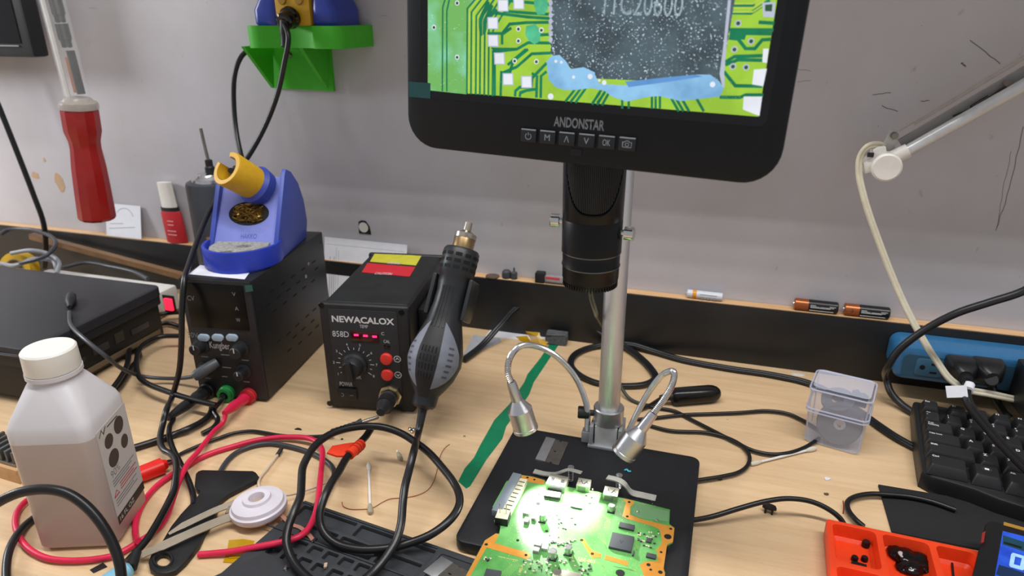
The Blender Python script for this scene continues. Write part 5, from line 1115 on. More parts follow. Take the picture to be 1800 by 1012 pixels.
single('grey_pad', 'torn grey pad at the right top inside the clear box', 'pad', prism(BM(), [(0, 0), (16, 0), (17, 12), (13, 15), (9, 14), (6, 17), (1, 15)], 0, 3, frame(CBM @ V((34, 30, 40)), CBM.to_3x3() @ V((1, 0, 0)), V((0, .25, 1)))), GRW)
# ================================================================ orange tray
TZ = 16.; to = G(1452, 911, TZ); te = (G(1722, 968, TZ)-to); TW = te.length; tF = Face(to, te, V((0, 0, 1)).cross(te))
cT = cr(1420, 820, .2111); ORG = mat('orange plastic', 'ee4418', .42, var=.05, bump=.1, bscale=2500)
ty = thing('orange_tray', 'orange parts tray with black bits in its compartments, lower right', 'tray', to+te*.5-tF.u*45-V((0, 0, TZ)))
def well(a, b2, depth): s0, t1 = tF.st(*cT(*a)); s1, _ = tF.st(*cT(*b2)); return (s0, s1, t1-depth, t1)
sA = tF.st(*cT(205, 470))[0]; s1a = tF.st(*cT(560, 530))[0]; s2a = tF.st(*cT(620, 560))[0]; s2b = tF.st(*cT(1000, 630))[0]; s3a = tF.st(*cT(1065, 655))[0]; s3b = TW-3.5
tbot = tF.st(*cT(245, 778))[1]; t2 = tF.st(*cT(260, 825))[1]
wells = [(sA, s1a, tbot, -4), (s2a, s2b, tbot-30, -4), (s3a, s3b, tbot-30, -4), (sA, s1a, -95, t2)]
part('tray_body', prism(BM(), rrect(0, TW, -100, 0, 3, 3), 2.4-TZ, 0, tF.M(), holes=[rrect(*w_, 4.5, 4) for w_ in wells], bev=.8), ORG, ty)
part('tray_floor', prism(BM(), rrect(.6, TW-.6, -99.4, -.6, 3, 3), .2-TZ, 2.6-TZ, tF.M()), ORG, ty)
for w_ in wells:
    b = loft(BM(), [(2.5-TZ, w_[0]+4, w_[1]-4, w_[2]+4, w_[3]-4, 3), (5-TZ, w_[0]+1.2, w_[1]-1.2, w_[2]+1.2, w_[3]-1.2, 4), (-2, w_[0]-.1, w_[1]+.1, w_[2]-.1, w_[3]+.1, 4.5)], tF.M(), 4, cap=False); part('compartment_wall', b, ORG, ty)
def inwell(x, y, z=3.): return G(*cT(x, y), z)
BB = mat('black bit', '131214', .35)
for (x, y, r, h), lb in zip(((480, 650, 3.2, 5), (388, 765, 2.7, 3.5), (470, 768, 2.7, 3.5)), ('black rubber cap lying alone highest in the orange tray', 'left of two small black buttons side by side in orange tray', 'right of two small black buttons side by side in orange tray')):
    p = inwell(x, y+10); single('rubber_button', lb, 'button', lathe(BM(), [(0, 0), (r, 0), (r, h*.7), (r*.8, h), (0, h)], 12, Matrix.Translation(p)), BB, 'black bits in the orange tray')
p = inwell(425, 820); single('black_sliver', 'flat black sliver below the two small buttons in the orange tray', 'chip', rbox(BM(), -5.5, 5.5, -1.6, 1.6, 0, 1.6, .3, RZ(p, -8)), BB, 'black bits in the orange tray')
gl_ = thing('black_glue_blob', 'glossy black lump with a silvery face in the middle tray compartment', 'lump', inwell(850, 800, 2.7))
b = BM()
for x, y, r in ((755, 725, 8.5), (820, 760, 10), (930, 790, 9.5), (860, 840, 9), (800, 840, 6), (960, 840, 6)):
    p = inwell(x, y+10, 3.4); bmesh.ops.create_icosphere(b, subdivisions=3, radius=r, matrix=Matrix.Translation(p+V((0, 0, r*.22))) @ Matrix.Diagonal((1, 1, .42, 1)))
for v in b.verts: v.co += V((random.uniform(-1, 1), random.uniform(-1, 1), random.uniform(-.6, .6))); v.co.z = max(v.co.z, 2.7)
part('lump', b, mat('tar black', '0a0a0b', .12), gl_, smooth=70)
p = inwell(785, 735, 8.2); part('silver_fleck', lathe(BM(), [(0, 0), (3.6, 0), (3.2, .8), (0, 1.1)], 14, Matrix.Translation(p) @ Matrix.Rotation(.4, 4, 'Y')), mat('fleck grey', 'c5c6c8', .35), gl_, 'silvery fleck')
p = inwell(1205, 870, 2.8); single('thin_black_pin', 'thin black pin lying in the right compartment of orange tray', 'pin', rbox(BM(), -.8, .8, -9, 9, 0, 1.4, .2, RZ(p, -10)), BB)
# ================================================================ meter at the lower right
MZ = 30.; mo = G(1737, 914, MZ); m1 = G(1712, 1012, MZ); me_u = (mo-m1).normalized(); mF = Face(mo, me_u.cross(V((0, 0, 1))), me_u)
mt = thing('handheld_meter', 'black handheld meter with a lit blue display at the lower right corner', 'meter', mF.at(40, -60)-V((0, 0, MZ-2.4)))
part('meter_case', prism(prism(BM(), rrect(0, 90, -120, 2, 8, 4), 2.6-MZ, -5, mF.M()), rrect(-1, 91, -121, 3, 8, 4), -7, 0, mF.M(), bev=2), mat('meter black', '0e0e10', .5), mt)
dsp = part('display', fpoly(BM(), mF, [cT(1622, 538), cT(1830, 590), cT(1830, 1010), cT(1540, 1010)], .1, .5), emat('lcd blue', '1f50e0', .9, .15, 60, c2='2e63ee'), mt, 'lit blue screen')
part('display_band', fpoly(BM(), mF, [cT(1625, 575), cT(1830, 640), cT(1830, 720), cT(1618, 650)], .5, .6), emat('lcd dark green', '0f4a5c', .8), dsp)
part('display_band', fpoly(BM(), mF, [cT(1590, 820), cT(1690, 850), cT(1800, 890), cT(1800, 1000), cT(1565, 900)], .5, .6), emat('lcd dark blue', '0b2f58', .8), dsp)
part('display_bar', fpoly(BM(), mF, [cT(1630, 628), cT(1780, 670), cT(1780, 690), cT(1630, 645)], .65, .7), emat('lcd bar', '0a0c14', .5), dsp)
part('display_digit', prism(BM(), [mF.st(*cT(*q)) for q in ((1690, 735), (1705, 722), (1815, 755), (1825, 770), (1800, 860), (1785, 868), (1685, 840), (1675, 825))], .7, .8, mF.M(), holes=[[mF.st(*cT(*q)) for q in ((1725, 752), (1780, 768), (1765, 832), (1712, 818))]]), emat('lcd digit', 'a9d6ff', 1.1), dsp, 'pale blue digit 0')
part('gold_bar', fpoly(BM(), mF, [cT(1632, 462), cT(1840, 520), cT(1840, 545), cT(1628, 488)], .05, .4), mat('gold print', 'a57c2e', .4), mt)
part('red_tab', fpoly(BM(), mF, [cT(1448, 565), cT(1475, 548), cT(1462, 640), cT(1438, 650)], .1, 1.6), mat('red tab', '8d2320', .5), mt)
# ================================================================ batteries and oddments on the ledge
LZ = 78.
def battery(x, y, yaw, L, r, kind, label, group):
    t = thing('battery', label, 'battery', (x, y, LZ), yaw, group); M = RZ((x, y, LZ+r), yaw) @ Matrix.Rotation(PI/2, 4, 'Y')
    if kind == 'c':
        part('copper_end', lathe(BM(), [(0, 1.5), (r-1, 1.5), (r, 2.3), (r, L*.34), (0, L*.34)], 30, M), mat('battery copper', 'a8613a', .3, .7), t, 'copper-coloured end')
        part('black_sleeve', lathe(BM(), [(0, L*.34), (r, L*.34), (r, L-1), (r-1, L), (0, L)], 30, M), mat('battery black', '161618', .3), t)
        part('nub', lathe(BM(), [(0, 0), (2.6, 0), (2.6, 1.6), (0, 1.6)], 16, M), STEEL, t)
        F2 = Face(V((x, y, LZ+r))+V((0, -r, 0)), (math.cos(math.radians(yaw)), math.sin(math.radians(yaw)), 0), (0, .25, 1))
        part('print_lines', strokes(BM(), [[(L*.38, 2.6), (L*.5, 2.6)], [(L*.38, 1.2), (L*.58, 1.2)], [(L*.6, 1.1), (L*.9, 1.1)], [(L*.38, 0), (L*.82, 0)], [(L*.8, 2.6), (L*.94, 2.6)], [(L*.36, -3.4), (L*.9, -3.4)]], .55, .25, F2.M()), WHT, t, kind='stuff')
        if 'marked' in label: part('bolt_mark', text_bm('2', F2.M(L*.16, -1, .2), h=4), BLK, t)
    else:
        part('white_sleeve', lathe(BM(), [(0, 1.2), (r-.8, 1.2), (r, 2), (r, L-.6), (r-.6, L), (0, L)], 26, M), mat('battery white', 'c9ccd6', .3), t)
        part('orange_band', lathe(BM(), [(r, L*.18), (r+.08, L*.18), (r+.08, L*.29), (r, L*.29)], 26, M), mat('battery orange', 'd9921f', .35), t, 'orange band'); part('nub', lathe(BM(), [(0, 0), (1.9, 0), (1.9, 1.3), (0, 1.3)], 14, M), STEEL, t)
        F2 = Face(V((x, y-r, LZ+r)), (math.cos(math.radians(yaw)), math.sin(math.radians(yaw)), 0), (0, .25, 1))
        for i in range(3): part('round_mark', lathe(BM(), [(0, .2), (1.6, .2), (1.6, 0)], 14, F2.M(L*(.45+i*.17), -2, 0)), GRYP, t)
        part('print_line', strokes(BM(), [[(L*.38, 2), (L*.85, 2)]], .9, .2, F2.M()), GRYP, t)
battery(93.7, 8.3, -.3, 50.3, 7.1, 'c', 'left of the two copper-ended black batteries on the ledge', 'loose batteries on the ledge')
battery(149.5, 8.3, .5, 50.3, 7.1, 'c', 'right copper-ended black battery, marked on its copper end', 'loose batteries on the ledge')
p = GY(1206, 517, 9); battery(p.x, 9, -1, 44.5, 5.2, 'w', 'white battery with an orange band alone on the ledge', 'loose batteries on the ledge')
cL = cr(820, 440, .26667)
p = GY(*cL(173, 165), 7); single('coin', 'dull brown coin lying on the ledge by the hot-air nozzle', 'coin', lathe(BM(), [(0, LZ), (9.5, LZ), (9.7, LZ+.8), (9.5, LZ+1.6), (0, LZ+1.5)], 32, Matrix.Translation((p.x, 6.2, 0)) @ Matrix.Diagonal((1, .9, 1, 1))), mat('coin bronze', '7a6a5a', .4, .7))
p = GY(*cL(265, 160), 9)
rp = thing('rubber_plug', 'two-piece grey rubber plug standing on the ledge beside the coin', 'plug', (p.x, 8, LZ))
RG = mat('grey rubber', '3f4247', .6)
part('plug_head', lathe(BM(), [(0, 0), (6, 0), (6.6, 3), (6, 9), (4, 11), (0, 11)], 18, Matrix.Translation((p.x, 8.5, LZ))), RG, rp); part('plug_stem', lathe(BM(), [(0, 0), (4.5, 0), (4.5, 9), (1.2, 11), (1.0, 16), (0, 16)], 16, Matrix.Translation((p.x+11, 7.5, LZ))), RG, rp)
p = GY(*cL(455, 200), 6); lt = thing('lighter', 'clear pocket lighter with a black end on the ledge behind the lens', 'lighter', (p.x+30, 7, LZ))
part('black_end', B(p.x, p.x+13, 1.5, 13, LZ, LZ+14, 1.5), BLK, lt); part('clear_body', B(p.x+13, p.x+62, 2.5, 12.5, LZ, LZ+10.5, 2), mat('smoky clear', 'a8a6aa', .15, alpha=.55), lt)
part('red_strip', B(p.x+15, p.x+34, 2.3, 4, LZ+6.5, LZ+10, .3), mat('red strip', 'c9434c', .4), lt); part('dark_strip', B(p.x+14, p.x+60, 2.1, 3.6, LZ+1, LZ+3.2, .3), mat('smoke strip', '55524f', .4), lt)
# ================================================================ silicone parts mat, front middle
mF0 = G(536, 879, 6.); mF1 = G(822, 977, 6.); mF2 = G(389, 1006, 6.)
mte = (mF1-mF0).normalized(); mtF = Face(mF0, mte, V((0, 0, 1)).cross(mte)); c3 = cr(380, 720, .2885)
smt = thing('parts_mat', 'dark grey silicone parts mat with recessed compartments at the front middle', 'mat', mtF.at(90, -60)-V((0, 0, 6)))
SIL = mat('silicone grey', '34373b', .6, bump=.2, bscale=2500, var=.08, dust='55585c')
MW = (mF1-mF0).length+46
ms = lambda x, y: mtF.st(*c3(x, y))
def mrect(a, b2): s0, t1 = ms(*a); s1, t0 = ms(*b2); return (min(s0, s1), max(s0, s1), min(t0, t1), max(t0, t1))
left = ms(40, 985); lx = mtF.st(389, 1006)
edge = [(0, 0), (MW, 0), (MW, -150), (lx[0]-28, -150), (lx[0], lx[1])]
holes = []
def cell(x, y, w_, h): holes.append((x, y, w_, h))
grid = []
for (x0, x1, y0, y1) in [(4, 20, -19, -5), (23, 62, -19, -5), (66, 105, -19, -5), (109, 140, -19, -5), (23, 56, -37, -23), (60, 96, -37, -23), (100, 138, -37, -23)]: grid.append((x0, x1, y0, y1))
for i in range(8): grid.append((-18+i*15.5, -18+i*15.5+11.5, -51, -42)); grid.append((-18+i*15.5, -18+i*15.5+11.5, -65, -56))
grid += [(-22, 4, -35, -24), (-3, 18, -37, -23)][1:]
ok = []
for r in grid:
    if all(x > 3.5+(-y)*(-lx[0]/-lx[1])*-1 if 0 else x > 4+lx[0]*(y/lx[1]) for x, y in ((r[0], r[3]), (r[0], r[2]))): ok.append(r)
top = prism(BM(), edge, -4.2, 0, mtF.M(), holes=[rrect(*r, 1.2, 2) for r in ok], bev=.5); part('mat_top', top, SIL, smt)
part('mat_base', prism(BM(), edge, -5.9, -4.2, mtF.M()), SIL, smt)
part('raised_panel', prism(BM(), rrect(142, MW-3, -96, -3, 2, 3), 0, .9, mtF.M(), holes=[rrect(146, MW-7, -92, -7, 2, 3)]), SIL, smt)
for y in (-3.2, -39.5): part('ridge', B(-2 if y > -20 else -26, 140, y-.6, y+.6, 0, 1.2, .3, mtF.M()), SIL, smt)
razor([(776, 979), (826, 1006), (800, 1040), (744, 1006)], 7.0, 'single-edge razor blade lying on the grey silicone mat at the bottom edge')
for x, y, lb, mm in ((428, 968, 'pale crumb of solder on the left of silicone mat', STEEL), (668, 955, 'small beige shaving standing in a mat cell', mat('shaving', 'bda893', .6)), (600, 800, 'dark wire snippet at the end of copper braid on the mat', BLK)):
    p = G(*c3(x, y), 6.2); b = rbox(BM(), -1.2, 1.2, -2.2, 2.2, 0, 2.0, .4, RZ(p, random.uniform(-40, 40)))
    for v in b.verts: v.co += V((random.uniform(-.4, .4), random.uniform(-.4, .4), 0))
    single('crumb', lb, 'crumb', b, mm, 'crumbs on the silicone mat')
# ================================================================ hot-air hose and station lead: one looping cable
c_ = c3
hosep = [hB+(GD(735, 762, 712)-hB)*.5, GD(735, 762, 708)]+[G(*c_(x, y), z) for x, y, z in ((1205, 250, 52), (1180, 350, 46), (1150, 470, 40), (1138, 560, 34), (1125, 700, 26), (1095, 800, 20), (1060, 860, 17), (1010, 930, 14), (960, 985, 12), (880, 1050, 11), (760, 1090, 10.5), (640, 1075, 10.5), (540, 1008, 11), (462, 910, 14), (428, 800, 20), (440, 710, 26), (475, 620, 32), (512, 530, 36), (520, 440, 38), (528, 350, 40), (560, 280, 43), (600, 222, 45), (660, 170, 46), (740, 130, 46), (850, 105, 45), (960, 100, 43), (1040, 112, 41), (1130, 145, 39), (1210, 195, 37), (1300, 265, 35), (1380, 355, 32), (1445, 440, 29), (1478, 510, 27), (1482, 570, 25), (1460, 625, 23), (1415, 680, 21), (1340, 740, 18), (1270, 778, 15.5), (1180, 810, 13), (1080, 836, 12), (970, 850, 11), (860, 848, 10.5), (750, 822, 11), (680, 775, 14), (640, 715, 19), (630, 650, 25), (640, 590, 30), (665, 520, 35), (705, 440, 38), (745, 380, 38), (790, 300, 36), (830, 250, 35), (870, 205, 34), (910, 165, 33), (935, 128, 33), (955, 95, 34))]
hose = thing('hot_air_cable', 'thick glossy black cable looping from the handpiece to the station socket', 'cable', G(660, 900, 0))
part('cable', sweep(BM(), smoothpath(hosep, 5), circ(3.5, 14)), CAB, hose, smooth=60)
pA = G(*c3(955, 95), 34); cb = ca+(V((-.30*HM[0][0], 0, 0)))
nd = (pA-ca).normalized()
part('socket_plug', lathe(BM(), [(0, 14), (8.5, 14), (9.4, 16), (9.4, 28), (8, 34), (6, 38), (5.2, 46), (4.2, 48), (0, 48)], 22, AX(ca, ca+nd)), mat('plug rubber', '1d1e21', .5), hose, 'black ribbed plug')
part('plug_ring', lathe(BM(), [(8, 13), (10.4, 13), (10.4, 16), (8, 16), (8, 13)], 22, AX(ca, ca+nd)), STEEL, hose, 'bright metal ring')
for t in (27, 30.5): part('plug_rib', lathe(BM(), [(8, t), (9.6, t), (9.6, t+1.4), (8, t+1.4), (8, t)], 22, AX(ca, ca+nd)), BLK, hose)
ORT = mat('orange red tag', 'e23a1c', .5)
to1, to2 = G(*c3(885, 208), 35), G(*c3(810, 275), 36)
part('orange_sleeve', tube(BM(), [to2, to1], 5.0, 14, 1), ORT, hose, 'orange-red sleeve'); fl = to2+(to1-to2)*.25
for f in (.45, .65, .85): part('sleeve_rib', lathe(BM(), [(4.6, -.7), (5.5, -.7), (5.5, .7), (4.6, .7), (4.6, -.7)], 16, AX(to2+(to1-to2)*f, to1)), mat('dark orange', 'b32d14', .5), hose)
tagM = Face(to2, to1-to2, V((0, 0, 1)).cross(to1-to2))
part('orange_flag', prism(BM(), [(-2, -1), (18, -1), (20, 4), (12, 12), (2, 20), (-9, 18), (-8, 8)], -1, 1, frame(to2, (to1-to2), V((-.75, .5, .1))), bev=.3), ORT, hose, 'orange-red flag tag')
# ================================================================ test leads of the supply
c2 = cr(200, 720, .2886)
P2 = lambda L: [G(*c2(x, y), z) for x, y, z in L]
def post(px, py): return PF.at(*PF.st(px, py), 0)
rb0 = post(*c4(438, 930)); bl0 = post(*c4(208, 900))
rl = thing('red_test_lead', 'red test lead with banana plug curving from the supply round the bottle', 'test lead', G(300, 880, 0))
q1 = G(*c4(330, 1008), 14)
part('banana_plug', lathe(BM(), [(0, 6), (6, 6), (6.2, 14), (5, 24), (5.6, 34), (4.2, 44), (2.8, 52), (0, 52)], 16, AX(rb0, q1)), REDL, rl, 'red banana plug')
nd = (q1-rb0).normalized()
part('lead', sweep(BM(), smoothpath([rb0+nd*48, G(392, 742, 7)]+P2([(610, 130, 6), (560, 195, 8), (500, 270, 12), (455, 320, 13.8), (425, 375, 13.8), (390, 455, 12), (355, 560, 7), (325, 640, 4), (270, 720, 4), (150, 805, 3.5)])+[G(x, y, 3.5) for x, y in ((205, 974), (170, 982), (120, 985), (80, 980), (48, 962), (30, 934), (27, 912), (34, 893), (50, 878), (85, 868), (125, 866))], 6), circ(2.6, 12)), REDL, rl, smooth=60)
cable('red_wire', 'red wire looping over the silicone mat back to the red clip beside the bottle', P2([(515, 882, 3), (600, 875, 3.5), (720, 862, 5), (850, 838, 8), (960, 818, 10), (1050, 798, 11), (1130, 770, 11), (1185, 722, 11), (1220, 655, 12), (1240, 580, 13), (1252, 480, 14), (1262, 380, 14), (1270, 300, 12), (1268, 240, 10), (1235, 195, 9), (1180, 172, 8), (1080, 165, 6), (960, 172, 4), (840, 192, 3.2), (720, 225, 3), (600, 262, 3), (510, 302, 3), (430, 352, 3), (340, 405, 3), (260, 465, 3), (195, 540, 3), (152, 620, 3), (132, 700, 3), (134, 770, 3), (150, 800, 8)]), 2.7, REDL, cat='wire', n=12)
gc = thing('alligator_clip', 'red insulated alligator clip lying behind the alcohol bottle', 'clip', G(268, 838, 0))
g0, g1 = G(*c2(95, 420), 8), G(*c2(325, 328), 8)
part('boot', loft(BM(), [(0, -6, 6, -5, 5, 4), (12, -8, 8, -6.5, 6.5, 5), (30, -7.5, 7.5, -6.5, 6.5, 4), ((g1-g0).length*.9, -4, 4, -5, 5, 2), ((g1-g0).length, -3, 3, -4, 4, 2)], AX(g0, g1), 4), mat('clip red', 'dd1f16', .4), gc)
part('jaw', loft(BM(), [(-2, -2.4, 2.4, -3, 3, .6), (10, -1.6, 1.6, -2.2, 2.2, .5)], AX(g1, G(*c2(350, 318), 8)), 2), STEEL, gc)
bp = thing('black_test_lead', 'black test lead with a thick banana plug in the left supply post', 'test lead', G(330, 730, 0))
q2 = G(*c4(60, 1005), 12); nd2 = (q2-bl0).normalized()
part('banana_plug', lathe(BM(), [(0, 6), (7, 6), (7, 20), (5.6, 26), (6, 40), (4.6, 54), (3.4, 66), (0, 66)], 16, AX(bl0, q2)), BLK, bp)
part('lead', sweep(BM(), smoothpath([bl0+nd2*60]+P2([(362, 55, 9), (340, 105, 9), (342, 180, 10.5), (362, 240, 9), (392, 300, 8.3), (425, 365, 8.3), (455, 430, 8), (478, 500, 5), (487, 545, 4), (486, 580, 3.4)]), 6), circ(2.8, 12)), CAB, bp, smooth=60)
# middle plug
mp0 = post(*c4(265, 745)); md = thing('aux_plug', 'black plug with grey end pushed in the middle of the supply front', 'plug', mp0-V((0, 30, 0)))
part('plug_body', lathe(BM(), [(0, 1), (5.5, 1), (6.5, 10), (6.5, 26), (5, 30), (0, 31)], 14, AX(mp0, mp0+V((-.55, -.8, -.35)))), mat('grey plug', '45474c', .4), md)
bp2 = thing('green_post_plug', 'bare metal plug tip in the green supply post with a dark wire', 'plug', G(385, 715, 0))
gp0 = post(*c4(300, 940)); part('metal_tip', lathe(BM(), [(0, 4), (3, 4), (3, 16), (2, 22), (0, 22)], 12, AX(gp0, G(*c4(265, 985), 14))), DSTEEL, bp2)
part('wire', tube(BM(), [gp0+(G(*c4(265, 985), 14)-gp0).normalized()*20, G(376, 722, 8), G(383, 736, 5), G(376, 750, 4), G(355, 762, 3.2)], 2.6, 10, 6), CAB, bp2)
# the long cord from the blue unit down past the supply to the pale blue handle
front = [pc+V((0, -16, -6)), GY(507, 66, -84), GY(500, 110, -86), GY(488, 165, -88), GY(466, 222, -92), GY(436, 276, -105), GY(402, 320, -128), GY(372, 365, -165), GY(348, 420, -215), GY(333, 462, -250), GY(324, 492, -275), GY(320, 540, -288), GY(319, 600, -294), GY(315, 652, -298), GY(303, 696, -302)]
cordp = front+P2([(318, 10, 28), (300, 85, 20), (285, 150, 16), (284, 200, 15), (305, 245, 16), (345, 268, 17), (372, 300, 19), (382, 350, 19.5), (378, 410, 19), (365, 490, 16), (330, 570, 13), (270, 680, 12), (205, 785, 11), (140, 862, 10), (85, 922, 9)])
ic = thing('soldering_iron', 'soldering iron with pale blue handle at the lower left, corded to the blue unit', 'soldering iron', G(215, 1005, 0))
part('cord', sweep(BM(), smoothpath(cordp, 6), circ(3.1, 12)), CAB, ic, smooth=60)
h0, h1 = G(*c2(95, 945), 8), G(150, 1050, 8)
h0 = G(230, 998, 8)
part('strain_relief', lathe(BM(), [(0, -16), (3.8, -16), (4.6, 0), (0, 1)], 14, AX(h0, h0+(h0-G(*c2(140, 862), 10)))), BLK, ic)
part('handle', lathe(BM(), [(0, 0), (5, .5), (7.4, 3), (7.6, 12), (6.8, 40), (6.8, 80), (0, 80)], 24, AX(h0, h1)), mat('pale blue handle', '7fb6cf', .4), ic, 'pale blue handle')
part('connector_boot', lathe(BM(), [(0, 0), (6, 0), (5.4, 16), (4.2, 18), (4, 30), (0, 30)], 16, AX(pc+V((0, -14, -5)), GY(500, 110, -86))), BLK, ic)
cable('iron_cord', 'black cord hanging from under the green bracket to the yellow iron holder', [GY(441, 84, -20), GY(424, 100, -30), GY(413, 130, -36), GY(411, 180, -40), GY(416, 235, -52), GY(427, 285, -75), GY(436, 315, -110), hm @ V((0, 0, 34))], 3.2)
# black cable arcing over the bottle from the bottom left corner
cable('foreground_cable', 'glossy black cable arching in front of the alcohol bottle', [G(-190, 1100, 4.2), G(-130, 1010, 30)]+[GD(*q) for q in ((-60, 935, 500), (-25, 898, 500), (5, 878, 500), (40, 864, 500), (85, 860, 500), (120, 868, 500), (152, 890, 500), (178, 920, 500), (198, 955, 500), (210, 990, 499), (214, 1025, 498))]+[G(216, 1090, 24), G(200, 1180, 4.2), G(150, 1260, 4.2)], 3.7, n=14)
cable('low_left_cable', 'black cable curving out from behind the bottle at the lower left', [G(x, y, z) for x, y, z in ((110, 880, 3.4), (75, 900, 3.4), (50, 918, 3.4), (30, 940, 6), (16, 968, 8), (11, 1000, 6), (14, 1040, 4), (30, 1090, 4))], 3.3)
# other black cables on the bench, left
cable('thick_cable', 'thick black cable running left from the supply front behind the bottle', P2([(-60, 268, 4), (40, 250, 4), (110, 235, 4), (200, 208, 4), (280, 182, 4), (370, 150, 4), (450, 118, 6), (520, 84, 5), (570, 48, 5), (596, 10, 5), (600, -20, 6)]), 3.6)
cable('thin_probe_lead', 'thin black lead running from the cable crossing to the ribbed probe plug', P2([(380, 285, 3), (420, 262, 3), (480, 235, 3), (560, 202, 3), (640, 172, 3), (710, 148, 3), (780, 134, 3), (850, 130, 3), (930, 142, 3), (1000, 154, 3), (1100, 162, 3), (1200, 164, 3), (1290, 158, 4), (1340, 150, 5)]), 1.9)
pr = thing('probe_plug', 'black ribbed probe plug with a bare metal pin by the station socket', 'plug', G(620, 755, 0))
a0_, a1_ = G(*c3(700, 132), 5), G(*c3(888, 76), 7)
part('ribbed_body', lathe(BM(), [(0, 0)]+[(2.2+.05*i+(.5 if i % 2 else 0), i*2.2) for i in range(14)]+[(4.2, 31), (4.4, 33), (4.4, (a1_-a0_).length), (0, (a1_-a0_).length)], 14, AX(a0_, a1_)), mat('probe black', '24272c', .5), pr, smooth=20)
part('metal_pin', lathe(BM(), [(0, 0), (2, 0), (2, 18), (0, 19)], 12, AX(a1_, G(*c3(955, 55), 8))), DSTEEL, pr)
cable('grey_black_cable', 'dark grey cable curving under the red wire behind the black scraper', P2([(640, 400, 3), (658, 360, 3), (700, 300, 3), (745, 262, 3), (800, 235, 3), (870, 214, 3), (950, 205, 3), (1030, 214, 3), (1110, 232, 3), (1190, 258, 3), (1260, 292, 3), (1315, 330, 3), (1342, 372, 4), (1335, 420, 5), (1310, 470, 7), (1270, 530, 8.5), (1215, 600, 9)]), 2.5, CABG)
cable('braided_wire', 'thin pale wire running from the white bobbin toward the looping cable', P2([(1010, 522, 8), (1060, 522, 6), (1110, 512, 5), (1180, 490, 4), (1260, 462, 4), (1320, 432, 4)]), .7, mat('pale wire', 'a9a09a', .4), cat='wire', n=6)
# ================================================================ hand tools and scraps, left front
sk = [(500, 395), (515, 380), (540, 372), (850, 378), (868, 388), (886, 412), (876, 428), (700, 520), (650, 560), (632, 600), (620, 650), (560, 745), (520, 830), (440, 930), (380, 985), (320, 1004), (262, 1000), (222, 975), (212, 935), (225, 895), (262, 858), (300, 800), (350, 715), (410, 640), (470, 575), (500, 545), (520, 520), (524, 500), (505, 492), (492, 470)]
SCP = mat('scraper black', '1b1c1e', .42, bump=.15, bscale=2500, dust='3a3a3a')
spf = Face((0, 0, 4), (1, 0, 0), (0, 1, 0))
g2 = lambda x, y, z=4.: (lambda p: (p.x, p.y))(G(*c2(x, y), z))
hole = [g2(302+44*math.cos(t), 920+38*math.sin(t)) for t in [i*PI/10 for i in range(20)]]
scp = thing('black_scraper', 'black plastic scraper with a broad blade and a hole in its handle', 'scraper', G(*c2(520, 640), 0))
part('blade', prism(BM(), [g2(*q) for q in sk], .8, 5.5, holes=[hole], bev=1.2), SCP, scp)
part('rim', sweep(BM(), [V((*g2(302+56*math.cos(t), 922+48*math.sin(t)), 5.4)) for t in [i*PI/12 for i in range(24)]], circ(1.3, 6), closed=True), SCP, scp)
TWM = mat('tweezer steel', '8d8272', .5, .35, var=.1)
tw = thing('tweezers', 'flat steel tweezers lying across the black scraper under the bobbin', 'tweezers', G(*c2(450, 760), 6))
a_ = [G(*c2(x, y), z) for x, y, z in ((738, 642, 10), (600, 695, 10), (450, 760, 10.5), (300, 828, 10), (172, 882, 8))]
part('tweezer_arm', sweep(BM(), smoothpath(a_, 5), [(-3.6, -.6), (3.6, -.6), (3.6, .6), (-3.6, .6)], scales=[1.05]*12+[1.1]*4+[.9]*5, up0=(0, -.5, .87)), TWM, tw)
a_ = [G(*c2(x, y), z) for x, y, z in ((738, 566, 11), (620, 612, 10), (500, 668, 9), (405, 715, 8), (335, 756, 7))]
part('tweezer_arm', sweep(BM(), smoothpath(a_, 5), [(-3., -.6), (3., -.6), (3., .6), (-3., .6)], scales=[1]*15+[.85, .75, .65, .6, .5, .4], up0=(0, -.5, .87)), TWM, tw)
tp_ = G(*c2(745, 610), 9.5); part('joint', rbox(BM(), -8, 8, -5, 5, -1.5, 1.5, .8, RZ(tp_, 20)), TWM, tw)
bc = G(*c2(893, 640), 2)
bb = thing('wick_bobbin', 'translucent white bobbin of desoldering wick on the tweezers beside the mat', 'bobbin', bc)
BOB = mat('bobbin plastic', 'd9d3dc', .35, sss=.4, var=.02, scale=20)
bM_ = Matrix.Translation(bc+V((0, 0, 4))) @ Matrix.Rotation(-.06, 4, 'Y')
part('flange', lathe(BM(), [(6, 2), (23.5, 2), (24.2, 3), (24.2, 7), (22.5, 8), (21.6, 11), (16.5, 12.5), (12.5, 13.2), (11.5, 15.6), (9, 16), (7, 15.4), (6.4, 13), (6.4, 6), (6, 2)], 44, bM_), BOB, bb)
part('rolled_wick', lathe(BM(), [(8, 0), (22, 0), (22, 2.2), (8, 2.2), (8, 0)], 36, bM_), mat('wick core', 'c59a86', .5, .3), bb)
part('hub_core', lathe(BM(), [(0, 9), (6.5, 9)], 24, bM_), mat('hub beige', 'b39c88', .6), bb)
cable('copper_braid', 'short copper-pink braid end lying on the mat beside the bobbin', P2([(1020, 640, 8), (1050, 672, 8), (1085, 700, 7.4), (1130, 715, 7.2), (1180, 752, 7.2), (1220, 800, 7.2)]), .9, mat('braid', 'c48f7c', .45, .4), [(-1.7, -.4), (1.7, -.4), (1.7, .4), (-1.7, .4)], cat='braid')
sw1 = thing('dirty_swab_stick', 'bent pale stick with a scorched dark tip behind the bobbin', 'swab', G(*c2(950, 370), 0))
